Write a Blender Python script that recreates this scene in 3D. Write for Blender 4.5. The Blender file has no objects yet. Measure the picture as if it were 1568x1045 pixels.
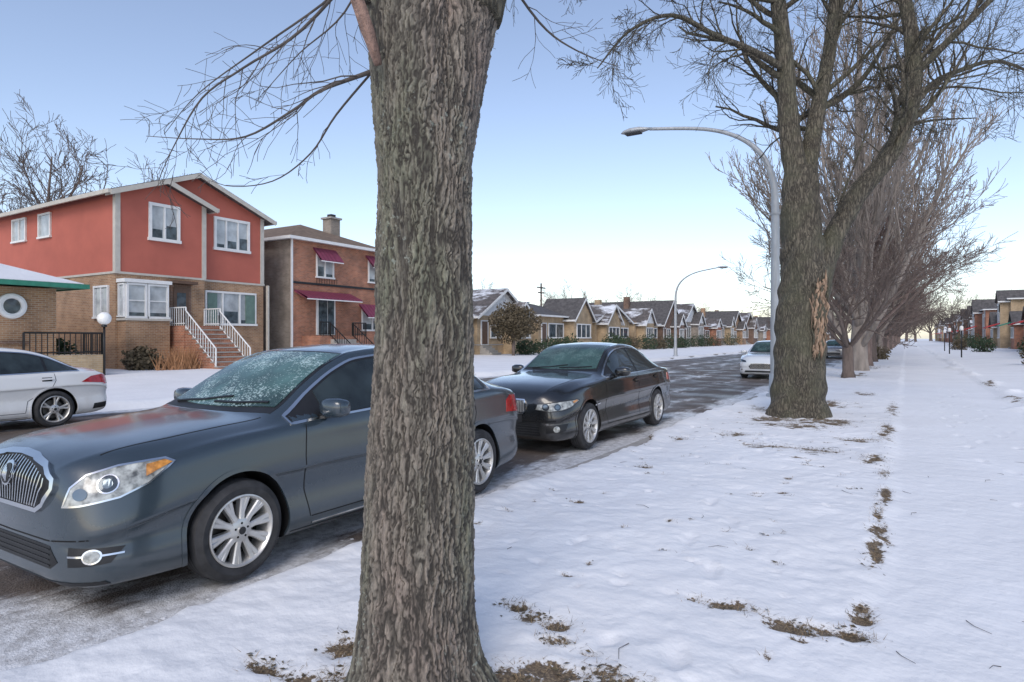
import bpy, bmesh, math, random
import numpy as np
from mathutils import Vector, Matrix
from mathutils.bvhtree import BVHTree
scene=bpy.context.scene
rng=random.Random(11)
TH=math.radians(31.65)
RX,RY=math.cos(TH),math.sin(TH)      # street-tree axes
FX,FY=-math.sin(TH),math.cos(TH)

# ------------------------------------------------------------ materials
def new_mat(name):
    m=bpy.data.materials.new(name); m.use_nodes=True
    nt=m.node_tree; b=nt.nodes['Principled BSDF']; return m,nt,b
def N(nt,t,**kw):
    n=nt.nodes.new(t)
    for k,v in kw.items(): setattr(n,k,v)
    return n
def L(nt,a,b): nt.links.new(a,b)
def c4(c): return (c[0],c[1],c[2],1)
def ramp(nt,stops,src=None):
    r=N(nt,'ShaderNodeValToRGB'); e=r.color_ramp.elements
    while len(e)<len(stops): e.new(0.5)
    for i,(p,c) in enumerate(stops):
        e[i].position=p; e[i].color=c4(c) if hasattr(c,'__len__') else (c,c,c,1)
    if src: L(nt,src,r.inputs[0])
    return r
def coords(nt,scale=(1,1,1)):
    tc=N(nt,'ShaderNodeTexCoord'); mp=N(nt,'ShaderNodeMapping')
    mp.inputs['Scale'].default_value=scale; L(nt,tc.outputs['Object'],mp.inputs[0]); return mp.outputs[0]
def noise(nt,vec,scale,detail=3,rough=.55):
    n=N(nt,'ShaderNodeTexNoise'); n.inputs['Scale'].default_value=scale
    n.inputs['Detail'].default_value=detail; n.inputs['Roughness'].default_value=rough
    L(nt,vec,n.inputs['Vector']); return n.outputs['Fac']
def bumpn(nt,b,h,strength=.3,dist=.02):
    bp=N(nt,'ShaderNodeBump'); bp.inputs['Strength'].default_value=strength; bp.inputs['Distance'].default_value=dist
    L(nt,h,bp.inputs['Height']); L(nt,bp.outputs[0],b.inputs['Normal']); return bp
def mix(nt,f,a,b,bt='MIX'):
    m=N(nt,'ShaderNodeMix',data_type='RGBA',blend_type=bt)
    if hasattr(f,'is_linked'): L(nt,f,m.inputs[0])
    else: m.inputs[0].default_value=f
    for s,i in ((a,6),(b,7)):
        if hasattr(s,'is_linked'): L(nt,s,m.inputs[i])
        else: m.inputs[i].default_value=c4(s)
    return m.outputs[2]
def mathn(nt,op,a,b):
    n=N(nt,'ShaderNodeMath',operation=op)
    for i,s in enumerate((a,b)):
        if hasattr(s,'is_linked'): L(nt,s,n.inputs[i])
        else: n.inputs[i].default_value=s
    return n.outputs[0]
def simple(name,col,rough=.5,metal=0,var=.15,scale=4,bump=0,coat=0,sc=(1,1,1),spec=.5):
    m,nt,b=new_mat(name); v=coords(nt,sc); n=noise(nt,v,scale)
    lo=[max(0,c*(1-var)) for c in col]; hi=[min(1,c*(1+var)) for c in col]
    r=ramp(nt,[(.3,lo),(.7,hi)],n); L(nt,r.outputs[0],b.inputs['Base Color'])
    b.inputs['Roughness'].default_value=rough; b.inputs['Metallic'].default_value=metal
    b.inputs['Coat Weight'].default_value=coat; b.inputs['Coat Roughness'].default_value=.04
    b.inputs['Specular IOR Level'].default_value=spec
    if bump: bumpn(nt,b,noise(nt,v,scale*6,3),bump,.02)
    return m
def brick(name,c1,c2,mort):
    m,nt,b=new_mat(name); tc=N(nt,'ShaderNodeTexCoord'); s=N(nt,'ShaderNodeSeparateXYZ'); L(nt,tc.outputs['Object'],s.inputs[0])
    a=mathn(nt,'ADD',s.outputs[0],s.outputs[1])
    c=N(nt,'ShaderNodeCombineXYZ'); L(nt,a,c.inputs[0]); L(nt,s.outputs[2],c.inputs[1])
    t=N(nt,'ShaderNodeTexBrick'); L(nt,c.outputs[0],t.inputs['Vector'])
    t.inputs['Scale'].default_value=1; t.inputs['Brick Width'].default_value=.22; t.inputs['Row Height'].default_value=.075
    t.inputs['Mortar Size'].default_value=.007; t.inputs['Color1'].default_value=c4(c1); t.inputs['Color2'].default_value=c4(c2)
    t.inputs['Mortar'].default_value=c4(mort); t.inputs['Bias'].default_value=-.1
    n=noise(nt,tc.outputs['Object'],1.2,4); r=ramp(nt,[(.3,.68),(.7,1.15)],n)
    L(nt,mix(nt,1,t.outputs['Color'],r.outputs[0],'MULTIPLY'),b.inputs['Base Color'])
    b.inputs['Roughness'].default_value=.9; bumpn(nt,b,t.outputs['Fac'],-.4,.01); return m
def glassm(name,col,frost=0,rough=.04):
    m,nt,b=new_mat(name); v=coords(nt); n=noise(nt,v,2.5,3)
    r=ramp(nt,[(.35,[c*.5 for c in col]),(.65,[c*1.6 for c in col])],n); out=r.outputs[0]
    b.inputs['Roughness'].default_value=rough
    if frost:
        f=noise(nt,v,55,4,.7); g=noise(nt,v,3.2,3,.6); ad=mathn(nt,'ADD',mathn(nt,'MULTIPLY',g,.7),f)
        fr=ramp(nt,[(.88,0),(1.0,frost)],ad); out=mix(nt,fr.outputs[0],out,(.50,.64,.62))
        rr=ramp(nt,[(.85,rough),(1.0,.5)],ad); L(nt,rr.outputs[0],b.inputs['Roughness'])
    L(nt,out,b.inputs['Base Color']); b.inputs['Specular IOR Level'].default_value=.5
    return m
def paint(name,col,metal=.5,dirt=(.3,.3,.3),amt=.5,cr_=.05):
    m,nt,b=new_mat(name); tc=N(nt,'ShaderNodeTexCoord'); s=N(nt,'ShaderNodeSeparateXYZ'); L(nt,tc.outputs['Object'],s.inputs[0])
    mr=N(nt,'ShaderNodeMapRange'); mr.inputs[1].default_value=.15; mr.inputs[2].default_value=.80; mr.inputs[3].default_value=1; mr.inputs[4].default_value=0; L(nt,s.outputs[2],mr.inputs[0])
    n=noise(nt,coords(nt,(1,1,.5)),5,4,.65); mu=mathn(nt,'MULTIPLY',mr.outputs[0],n)
    f=ramp(nt,[(.12,0),(.75,amt)],mu)
    L(nt,mix(nt,f.outputs[0],col,dirt),b.inputs['Base Color'])
    rr=ramp(nt,[(.1,.22),(.6,.5)],mu); L(nt,rr.outputs[0],b.inputs['Roughness'])
    b.inputs['Metallic'].default_value=metal; b.inputs['Coat Weight'].default_value=1; b.inputs['Coat Roughness'].default_value=cr_
    fl=noise(nt,coords(nt),150,2,.5); bumpn(nt,b,ramp(nt,[(.60,0),(.68,1)],fl).outputs[0],.12,.004)
    return m
M={}
M['white']=simple('white_trim',(.74,.74,.72),.5,var=.06)
M['beige']=simple('beige_trim',(.50,.47,.41),.6,var=.08)
M['stucco']=simple('red_stucco',(.44,.122,.085),.85,var=.09,scale=.8,bump=.2)
M['bbrown']=brick('brown_brick',(.41,.235,.125),(.29,.155,.085),(.44,.38,.29))
M['bred']=brick('red_brick',(.43,.16,.085),(.26,.10,.06),(.42,.34,.26))
M['btan']=brick('tan_brick',(.48,.345,.20),(.39,.275,.155),(.46,.39,.30))
M['bdark']=brick('dark_brick',(.21,.12,.08),(.14,.085,.058),(.27,.22,.18))
M['bgrey']=brick('grey_brick',(.33,.28,.23),(.25,.21,.17),(.37,.33,.29))
M['shing']=simple('shingles',(.095,.088,.085),.9,var=.35,scale=3,bump=.4)
M['shingb']=simple('brown_shingles',(.18,.125,.085),.9,var=.3,scale=3,bump=.4)
M['glass']=glassm('window_glass',(.07,.09,.10))
M['blind']=simple('window_blind',(.42,.45,.46),.12,var=.25,scale=2,spec=.9)
M['maroon']=simple('maroon_awning',(.21,.04,.08),.5,var=.2)
M['maroon2']=simple('dark_maroon_stripe',(.10,.02,.04),.5,var=.2)
M['redaw']=simple('red_awning',(.42,.03,.03),.6,var=.15)
M['green']=simple('green_fascia',(.03,.20,.13),.5,var=.15)
M['dark']=simple('dark_paint',(.02,.02,.022),.5)
M['iron']=simple('black_iron',(.02,.02,.02),.4,metal=.3)
M['conc']=simple('concrete',(.36,.34,.31),.9,var=.15,bump=.2)
M['door']=simple('brown_door',(.12,.07,.045),.5,var=.2)
M['teal']=simple('sage_shutter',(.12,.19,.16),.6)
M['pole']=simple('galvanised_pole',(.42,.44,.45),.5,metal=.25,var=.14,sc=(3,3,.6))
M['globe']=simple('opal_globe',(.85,.85,.82),.3,var=.02)
M['rubber']=simple('tyre_rubber',(.034,.034,.036),.8,var=.4,scale=12)
M['alloy']=simple('alloy_rim',(.60,.59,.57),.36,metal=.7,var=.12,scale=12)
M['brake']=simple('brake_disc',(.12,.11,.10),.5,metal=.7)
M['black']=simple('black_plastic',(.012,.012,.013),.5,var=.3)
M['seam']=simple('panel_gap',(.004,.004,.004),.9)
M['chrome']=simple('chrome',(.68,.69,.70),.16,metal=1,var=.04)
M['lampw']=simple('headlamp_lens',(.33,.34,.32),.15,metal=.0,var=.75,scale=19,coat=.6)
M['lampd']=simple('headlamp_ring',(.04,.055,.07),.12,metal=.5,coat=.6)
M['lampb']=simple('headlamp_bulb',(.12,.16,.19),.1,metal=.5,coat=.6)
M['amber']=simple('amber_lens',(.55,.24,.06),.15,coat=.6,var=.4,scale=30)
M['redl']=simple('tail_lens',(.42,.012,.015),.08,coat=1,var=.3,scale=20)
M['cglass']=glassm('car_glass',(.022,.030,.032))
M['wglass']=glassm('frosted_windshield',(.055,.110,.102),frost=.85)
M['wglass2']=glassm('windshield',(.035,.07,.062),frost=.12)
def snowm(name,base=(.88,.875,.87),dirt=True):
    m,nt,b=new_mat(name); v=coords(nt); n=noise(nt,v,.6,3)
    col=ramp(nt,[(.3,[c*.90 for c in base]),(.7,base)],n).outputs[0]
    fine=noise(nt,v,38,2,.6); med=noise(nt,v,6,2,.6)
    if dirt:
        at=N(nt,'ShaderNodeAttribute',attribute_name='dirt')
        ad=mathn(nt,'ADD',mathn(nt,'MULTIPLY',noise(nt,v,30,4,.75),1.15),at.outputs['Fac'])
        thin=ramp(nt,[(.76,0),(.95,.40)],ad); col=mix(nt,thin.outputs[0],col,(.52,.48,.43))
        f=ramp(nt,[(.93,0),(1.0,1)],ad)
        dc=ramp(nt,[(.32,(.055,.038,.026)),(.5,(.15,.105,.062)),(.68,(.33,.245,.14))],noise(nt,v,75,3,.7))
        col=mix(nt,f.outputs[0],col,dc.outputs[0])
    L(nt,col,b.inputs['Base Color']); b.inputs['Roughness'].default_value=.65
    bumpn(nt,b,mathn(nt,'ADD',mathn(nt,'MULTIPLY',fine,.2),med),.36,.05); return m
M['snow']=snowm('snow'); M['snowr']=snowm('roof_snow',(.78,.78,.785),False)
def patchy():
    m,nt,b=new_mat('snow_dusted_shingles'); v=coords(nt)
    f=ramp(nt,[(.50,0),(.60,1)],noise(nt,coords(nt,(.35,.5,1)),.8,6,.7)); sh=ramp(nt,[(.3,(.07,.062,.058)),(.7,(.15,.13,.12))],noise(nt,v,3))
    L(nt,mix(nt,f.outputs[0],sh.outputs[0],(.74,.76,.79)),b.inputs['Base Color']); b.inputs['Roughness'].default_value=.85; return m
M['patchy']=patchy()
def roadm():
    m,nt,b=new_mat('wet_asphalt'); v=coords(nt); tc=N(nt,'ShaderNodeTexCoord'); s=N(nt,'ShaderNodeSeparateXYZ'); L(nt,tc.outputs['Object'],s.inputs[0])
    a=ramp(nt,[(.3,(.080,.062,.050)),(.55,(.145,.117,.097)),(.8,(.23,.19,.165))],noise(nt,v,1.6,6,.7)).outputs[0]
    gr=ramp(nt,[(.35,.55),(.65,1.35)],noise(nt,v,90,2)); a=mix(nt,1,a,gr.outputs[0],'MULTIPLY')
    ab2=mathn(nt,'ABSOLUTE',mathn(nt,'ADD',s.outputs[0],9.3),0)
    edge=ramp(nt,[(0,.08),(.12,.0),(.3,.09),(.42,.0),(.80,.01),(.90,.15),(1,.34)],mathn(nt,'DIVIDE',ab2,5.9))
    n2=noise(nt,coords(nt,(1,.35,1)),1.1,7,.68)
    yr=N(nt,'ShaderNodeMapRange'); yr.inputs[1].default_value=2.0; yr.inputs[2].default_value=1.3; yr.inputs[3].default_value=0; yr.inputs[4].default_value=.28; L(nt,s.outputs[1],yr.inputs[0])
    ad2=mathn(nt,'ADD',mathn(nt,'ADD',n2,edge.outputs[0]),yr.outputs[0])
    f=ramp(nt,[(.58,0),(.68,.94)],ad2)
    sl=ramp(nt,[(.35,(.46,.45,.44)),(.60,(.80,.80,.80))],noise(nt,v,9,3,.7))
    L(nt,mix(nt,f.outputs[0],a,sl.outputs[0]),b.inputs['Base Color'])
    rr=ramp(nt,[(.38,.33),(.58,.75)],noise(nt,v,.9,3,.6)); L(nt,rr.outputs[0],b.inputs['Roughness']); b.inputs['Specular IOR Level'].default_value=.35
    bumpn(nt,b,mathn(nt,'ADD',mathn(nt,'MULTIPLY',f.outputs[0],1.5),noise(nt,v,70,2)),.6,.014); return m
M['road']=roadm()
def barkm(name,lo,hi,tint,scale=1.0):
    m,nt,b=new_mat(name); v=coords(nt,(17*scale,17*scale,3.2*scale))
    w=N(nt,'ShaderNodeTexVoronoi',feature='DISTANCE_TO_EDGE'); w.inputs['Scale'].default_value=1
    nz=N(nt,'ShaderNodeTexNoise'); nz.inputs['Scale'].default_value=1.6; nz.inputs['Detail'].default_value=3; L(nt,v,nz.inputs['Vector'])
    va=N(nt,'ShaderNodeVectorMath',operation='MULTIPLY_ADD'); L(nt,nz.outputs['Color'],va.inputs[0]); va.inputs[1].default_value=(1.7,1.7,1.7); L(nt,v,va.inputs[2]); L(nt,va.outputs[0],w.inputs['Vector'])
    r=ramp(nt,[(0,lo),(.2,hi)],w.outputs['Distance'])
    t=ramp(nt,[(.45,0),(.65,.6)],noise(nt,coords(nt),2.2,3)); cc=mix(nt,t.outputs[0],r.outputs[0],tint)
    gr=ramp(nt,[(.3,.6),(.7,1.35)],noise(nt,v,3.5,3,.7)); L(nt,mix(nt,1,cc,gr.outputs[0],'MULTIPLY'),b.inputs['Base Color'])
    b.inputs['Roughness'].default_value=.92
    bumpn(nt,b,ramp(nt,[(0,0),(.3,1)],w.outputs['Distance']).outputs[0],.8,.03); return m
def barks(name,col):
    return simple(name,col,.9,var=.3,scale=6,sc=(1,1,.3))
M['bark2']=barkm('elm_bark',(.040,.034,.026),(.155,.135,.10),(.115,.113,.072))
M['bark3']=barks('brown_bark',(.13,.10,.085))
M['barkt']=barks('grey_twig',(.085,.073,.066))
M['barkp']=barks('pale_bark',(.25,.215,.185))
M['barkr']=barks('rosy_brown_bark',(.185,.135,.115))
M['scar']=simple('torn_wood',(.27,.185,.125),.85,var=.6,scale=9,sc=(2,2,.3),bump=.6)
M['dead']=simple('reddish_dead_bark',(.24,.15,.115),.85,var=.5,scale=14,bump=.6)
def bark1():
    m,nt,b=new_mat('ridged_bark'); at=N(nt,'ShaderNodeAttribute',attribute_name='ridge'); v=coords(nt)
    n1=noise(nt,coords(nt,(1,1,.30)),3.2,6,.68); n2=noise(nt,coords(nt,(1,1,.22)),75,4,.72)
    hi=ramp(nt,[(.34,(.160,.160,.112)),(.5,(.195,.172,.138)),(.68,(.225,.178,.146))],n1).outputs[0]
    gr=ramp(nt,[(.3,.42),(.7,1.5)],n2); hi=mix(nt,1,hi,gr.outputs[0],'MULTIPLY')
    f=ramp(nt,[(.03,0),(.5,1)],at.outputs['Fac'])
    col=mix(nt,f.outputs[0],(.038,.032,.026),hi)
    li=ramp(nt,[(.60,0),(.66,.6)],noise(nt,v,34,3,.65)); g=ramp(nt,[(.48,0),(.6,1)],noise(nt,v,2.2,2))
    col=mix(nt,mathn(nt,'MULTIPLY',li.outputs[0],g.outputs[0]),col,(.32,.35,.30))
    L(nt,col,b.inputs['Base Color']); b.inputs['Roughness'].default_value=.9; bumpn(nt,b,n2,.7,.012); return m
M['bark1']=bark1()
M['leafg']=simple('evergreen_leaf',(.030,.055,.022),.7,var=.5,scale=3)
M['leafb']=simple('dry_brown_leaf',(.10,.078,.045),.8,var=.5,scale=3)
M['straw']=simple('dry_straw',(.30,.21,.11),.8,var=.4,scale=9)
M['orange']=simple('dry_ornamental_grass',(.34,.17,.08),.8,var=.4,scale=5)

# ------------------------------------------------------------ mesh accumulator
class Acc:
    def __init__(s): s.V=[];s.F=[];s.I=[];s.mats=[]
    def mi(s,m):
        if isinstance(m,str): m=M[m]
        if m not in s.mats: s.mats.append(m)
        return s.mats.index(m)
    def add(s,vs,fs,m):
        o=len(s.V); k=s.mi(m); s.V.extend(vs); s.F.extend([tuple(i+o for i in f) for f in fs]); s.I.extend([k]*len(fs))
    def box(s,x0,x1,y0,y1,z0,z1,m):
        v=[(x,y,z) for z in (z0,z1) for y in (y0,y1) for x in (x0,x1)]
        s.add(v,[(0,2,3,1),(4,5,7,6),(0,1,5,4),(1,3,7,5),(3,2,6,7),(2,0,4,6)],m)
    def exx(s,sec,x0,x1,m):
        n=len(sec); v=[(x0,a,b) for a,b in sec]+[(x1,a,b) for a,b in sec]
        s.add(v,[(i,(i+1)%n,n+(i+1)%n,n+i) for i in range(n)]+[tuple(range(n)),tuple(range(2*n-1,n-1,-1))],m)
    def exy(s,sec,y0,y1,m):
        n=len(sec); v=[(a,y0,b) for a,b in sec]+[(a,y1,b) for a,b in sec]
        s.add(v,[(i,(i+1)%n,n+(i+1)%n,n+i) for i in range(n)]+[tuple(range(n)),tuple(range(2*n-1,n-1,-1))],m)
    def bar(s,p,q,r,m,n=6): s.tube([p,q],[r,r],n,m)
    def tube(s,pts,rad,n,m,amp=0,fr=3):
        P=[Vector(p) for p in pts]; vs=[];fs=[]
        t=(P[1]-P[0]).normalized(); a=Vector((1,0,0)) if abs(t.x)<.8 else Vector((0,1,0)); u=t.cross(a).normalized()
        cs=[(math.cos(2*math.pi*k/n),math.sin(2*math.pi*k/n)) for k in range(n)]
        for i,p in enumerate(P):
            if i==0: t=P[1]-P[0]
            elif i==len(P)-1: t=P[i]-P[i-1]
            else: t=P[i+1]-P[i-1]
            if t.length<1e-9: t=Vector((0,0,1))
            t.normalize(); u=u-t*u.dot(t)
            if u.length<1e-6: u=t.orthogonal()
            u.normalize(); w=t.cross(u); r=rad[i]
            for c,q in cs:
                rr=r
                if amp: rr=r*(1+amp*math.sin(3*math.atan2(q,c)+p.z*1.3)*.6+amp*math.sin(p.z*fr*2.1+c*3.1)*math.cos(q*4.2+p.z*fr)+amp*.4*math.sin(p.z*fr*5.3+q*7))
                vs.append((p.x+(u.x*c+w.x*q)*rr,p.y+(u.y*c+w.y*q)*rr,p.z+(u.z*c+w.z*q)*rr))
        for i in range(len(P)-1):
            for k in range(n):
                k2=(k+1)%n; fs.append((i*n+k,i*n+k2,(i+1)*n+k2,(i+1)*n+k))
        if n>4: fs.append(tuple(range((len(P)-1)*n,len(P)*n))); fs.append(tuple(range(n-1,-1,-1)))
        s.add(vs,fs,m)
    def lathe(s,prof,c,m,n=40,axis='x'):
        vs=[];fs=[]
        for a,r in prof:
            for k in range(n):
                t=2*math.pi*k/n; q=(r*math.cos(t),r*math.sin(t))
                vs.append((c[0]+a,c[1]+q[0],c[2]+q[1]) if axis=='x' else (c[0]+q[0],c[1]+q[1],c[2]+a))
        for i in range(len(prof)-1):
            for k in range(n): fs.append((i*n+k,i*n+(k+1)%n,(i+1)*n+(k+1)%n,(i+1)*n+k))
        s.add(vs,fs,m)
    def build(s,name,parent=None,smooth=False,local=False,fix=True,bevel=0):
        me=bpy.data.meshes.new(name); me.from_pydata(s.V,[],s.F)
        for m in s.mats: me.materials.append(m)
        me.polygons.foreach_set('material_index',s.I)
        if fix:
            bm=bmesh.new(); bm.from_mesh(me); bmesh.ops.recalc_face_normals(bm,faces=bm.faces); bm.to_mesh(me); bm.free()
        if smooth: me.polygons.foreach_set('use_smooth',[True]*len(me.polygons))
        me.update(); ob=bpy.data.objects.new(name,me); scene.collection.objects.link(ob)
        if parent:
            ob.parent=parent
            if not local: ob.matrix_parent_inverse=Matrix.Translation(-parent.location)
        return ob
def empty(name,loc):
    e=bpy.data.objects.new(name,None); e.location=loc; scene.collection.objects.link(e); return e

# ------------------------------------------------------------ numpy noise
def h2(xi,yi,seed):
    h=(xi*374761393+yi*668265263+seed*974634777)&0xffffffff
    h=((h^(h>>13))*1274126177)&0xffffffff; h=h^(h>>16); return (h&0xffffff)/float(0xffffff)
def vn(x,y,seed=0,per=None):
    xf=np.floor(x);yf=np.floor(y);xi=xf.astype(np.int64);yi=yf.astype(np.int64);a=x-xf;b=y-yf
    a=a*a*(3-2*a);b=b*b*(3-2*b)
    x0=xi;x1=xi+1
    if per: x0=xi%per;x1=(xi+1)%per
    return (h2(x0,yi,seed)*(1-a)+h2(x1,yi,seed)*a)*(1-b)+(h2(x0,yi+1,seed)*(1-a)+h2(x1,yi+1,seed)*a)*b
def fbm(x,y,seed=0,o=4):
    s=0;am=.5
    for i in range(o): s=s+am*(vn(x,y,seed+i)-.5)*2; x=x*2.03;y=y*2.03;am*=.5
    return s
def sstep(x): x=np.clip(x,0,1); return x*x*(3-2*x)

# ------------------------------------------------------------ ground + road
def lin(a,b,st): return list(np.arange(a,b-1e-6,st))
xs=[-700,-300,-150,-80]+lin(-60,-17,1.2)+lin(-17,-14.6,.12)+lin(-14.6,-4.4,1.2)+lin(-4.4,2.7,.030)+lin(2.7,8,.25)+lin(8,20,2)+[20,40,100,300,700]
ys=[-80,-30,-10,-4,-1,0]+lin(.6,12,.030)+lin(12,24,.07)+lin(24,40,.25)+lin(40,100,1.2)+lin(100,400,15)+[400,700,1200]
xs=np.array(sorted(set(np.round(xs,4))));ys=np.array(sorted(set(np.round(ys,4))))
X,Y=np.meshgrid(xs,ys)
lawn=.032*fbm(X*.7,Y*.7,1)+.024*fbm(X*3,Y*3,5)+.010*fbm(X*11,Y*11,9,3)
wob=.10*fbm(Y*1.3,X*0,88,4)
side=sstep((X+.28+wob)/.25)*(1-sstep((X-2.0)/.3))
walk=-.034+.007*fbm(X*1.5,Y*1.5,31)+.005*fbm(X*9,Y*9,35,3)
z=lawn*(1-side)+walk*side
z+=.13*np.exp(-((X-2.3-.6*fbm(Y*.7,Y*0,77,3))/.22)**2)*np.clip(vn(Y*.8,X*0,12)*2-.6,0,1)
fr=random.Random(5)
def foot(x,y,a,dep=.03,l=.15,w=.055):
    i0=np.searchsorted(xs,x-.4);i1=np.searchsorted(xs,x+.4);j0=np.searchsorted(ys,y-.4);j1=np.searchsorted(ys,y+.4)
    XX=X[j0:j1,i0:i1]-x;YY=Y[j0:j1,i0:i1]-y
    u=XX*math.cos(a)+YY*math.sin(a);v=-XX*math.sin(a)+YY*math.cos(a)
    q=(u/w)**2+(v/l)**2+.5*fbm(XX*22+x*9,YY*22+y*9,14,2)
    q=np.maximum(q,0)
    z[j0:j1,i0:i1]+=-dep*np.exp(-q**2)+dep*.3*np.exp(-((np.sqrt(q)-1.35)/.25)**2)
for yy in np.arange(2.5,24,.62):
    k=int(yy/.62)%2
    if fr.random()<.8: foot(.9+.11*(k*2-1)+.15*math.sin(yy*.3),yy,fr.uniform(-.2,.2),.017)
    if fr.random()<.6: foot(1.45+.1*(k*2-1)+.2*math.sin(yy*.2+1),yy+.2,fr.uniform(-.2,.2),.015)
for yy in np.arange(3.0,11,.6):
    if fr.random()<.8: foot(-1.3+.12*(int(yy/.6)%2*2-1)-.12*(yy-5),yy,fr.uniform(-.1,.4),.022)
for k in range(170): foot(fr.uniform(-3.1,-.5),fr.uniform(2.2,18),fr.uniform(0,3.1),fr.uniform(.008,.030),fr.uniform(.02,.08),fr.uniform(.015,.05))
# bare patches (x,y,rx,ry,amp)
dl=[(-.20,5.2,.05,.3,.70),(-.17,5.75,.07,.25,.72),(-.22,6.4,.04,.3,.62),(-.19,7.2,.05,.35,.56),(-.22,8.4,.06,.3,.5),
(-.22,3.74,.09,.08,.74),(-.45,3.67,.13,.08,.72),(-.84,3.71,.18,.07,.66),(-.2,4.05,.06,.11,.66),(-1.67,3.02,.17,.07,.66),(-1.5,2.85,.1,.05,.64),(-1.9,3.1,.08,.05,.6),
(-2.52,1.94,.14,.06,.62),(-1.13,2.65,.2,.09,.7),(-1.38,2.45,.22,.15,.85),(-2.2,2.0,.14,.14,.7),(-2.35,2.3,.1,.1,.56),(-2.0,1.75,.2,.09,.7),(-1.78,12.0,.45,.4,.62),(-1.6,9.6,.3,.25,.55),(-.35,9.2,.14,.3,.6),(-.99,9.5,.22,.25,.55),
(-1.2,12.9,.40,.5,.64),(-2.1,12.9,.45,.4,.66),(-2.63,7.2,.08,.05,.6),(-2.63,5.4,.07,.05,.6),(-1.9,38,.8,1.5,.7),(-1.9,30,.4,1.5,.6),(-.3,12,.12,1.0,.52),(-.25,16,.1,1.5,.52),(-2.9,9.5,.12,.15,.55),(-2.3,10.5,.2,.2,.58),(-.6,10.8,.25,.22,.55),
(2.2,13,.12,.5,.6),(2.35,16,.12,.6,.62),(2.25,20,.15,.8,.62),(2.3,26,.15,1.2,.62),(-1.5,16.5,.5,.7,.55),(-1.0,20,.3,.6,.55),(-2.6,14.5,.3,.5,.55)]
for k in range(90): dl.append((fr.uniform(-3.2,-.3),fr.uniform(2.4,15),fr.uniform(.02,.07),fr.uniform(.02,.05),fr.uniform(.42,.64)))
dirt=np.zeros_like(X); WX=fbm(X*5,Y*5,91,3); WY=fbm(X*5,Y*5,95,3)
for (dx,dy,rx,ry,am) in dl:
    m_=(np.abs(X-dx)<5*rx)&(np.abs(Y-dy)<5*ry)
    g=np.exp(-(((X[m_]-dx)/rx+1.3*WX[m_])**2+((Y[m_]-dy)/ry+1.3*WY[m_])**2)*.7); dirt[m_]=np.maximum(dirt[m_],am*g)
dirt=dirt*(.45+.95*vn(X*12,Y*12,93))
z-=.018*sstep((dirt-.15)/.4)
e=-3.43+.16*(vn(Y*.7,Y*0,3)-.5)*2+.07*(vn(Y*3,Y*0,4)-.5)*2+.025*(vn(Y*9,Y*0,4)-.5)*2-.22*(1-sstep((Y-.9)/1.0))
s=sstep((X-(e-.16))/.26); 
z=np.where(X<-2.6,z*s+(-.17)*(1-s)+.05*np.exp(-((X-e-.2)/.18)**2)*vn(Y*1.1,X*2,8)*s,z)
dirt=np.maximum(dirt,.62*np.exp(-((X-e-.0)/.09)**2)*np.clip(vn(Y*2.2,X*3,44)*1.5-.2,0,1)*(X<-2.6))
e2=-15.25+.25*(vn(Y*.6,Y*0,23)-.5)*2
s2=sstep(((e2+.12)-X)/.25); far=.03+.10*np.exp(-((X-e2+.5)/.4)**2)*vn(Y*.9,X,28)+.10*sstep((-20.5-X)/5)+.04*fbm(X*.5,Y*.5,55)
z=np.where(X<-9,far*s2+(-.17)*(1-s2),z)
z=np.where(X>2.6,z+.12*sstep((X-2.6)/3),z)
nx,ny=len(xs),len(ys)
V=np.stack([X.ravel(),Y.ravel(),z.ravel()],1)
idx=np.arange(nx*ny).reshape(ny,nx)
F=np.stack([idx[:-1,:-1].ravel(),idx[:-1,1:].ravel(),idx[1:,1:].ravel(),idx[1:,:-1].ravel()],1)
me=bpy.data.meshes.new('snowy_ground'); me.from_pydata(V.tolist(),[],F.tolist()); me.materials.append(M['snow'])
at=me.attributes.new('dirt','FLOAT','POINT'); at.data.foreach_set('value',dirt.ravel().astype(np.float32))
me.polygons.foreach_set('use_smooth',[True]*len(me.polygons)); ob=bpy.data.objects.new('snowy_ground',me); scene.collection.objects.link(ob)
a=Acc(); rx=list(np.linspace(-15.7,-3.0,40)); ryy=[-80]+lin(-2,30,.5)+lin(30,400,10)+[400,1200]
vs=[(x,y,-.1+.03*(1-((x+9.3)/6)**2)-.02) for y in ryy for x in rx]; n=len(rx)
a.add(vs,[(j*n+i,j*n+i+1,(j+1)*n+i+1,(j+1)*n+i) for j in range(len(ryy)-1) for i in range(n-1)],'road'); a.build('street',smooth=True,fix=False)
def groundz(x,y):
    i=min(nx-1,np.searchsorted(xs,x));j=min(ny-1,np.searchsorted(ys,y)); return float(z[j,i])
a=Acc(); a.box(-3.42,-3.27,-30,400,-.25,-.02,'conc'); a.build('kerb')
a=Acc(); a.box(-15.5,-15.35,-30,400,-.25,-.02,'conc'); a.build('kerb')
a=Acc(); lr=random.Random(13)
for k in range(700):
    y=lr.uniform(1.2,22); x=-3.58-abs(lr.gauss(0,.13)); s_=lr.uniform(.006,.030)
    vs=[(x+s_*dx*lr.uniform(.7,1.4),y+s_*dy*lr.uniform(.7,1.6),-.125+s_*dz*lr.uniform(.5,1)) for dx,dy,dz in ((1,0,0),(.5,.8,0),(-.5,.8,0),(-1,0,0),(-.5,-.8,0),(.5,-.8,0),(.3,.2,.8),(-.3,-.1,.7))]
    a.add(vs,[(0,1,6),(1,2,6),(2,3,7),(3,4,7),(4,5,7),(5,0,6),(6,2,7),(6,7,5)],'snowr')
a.build('slush_lumps',smooth=True)
a=Acc(); lr=random.Random(3)
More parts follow.
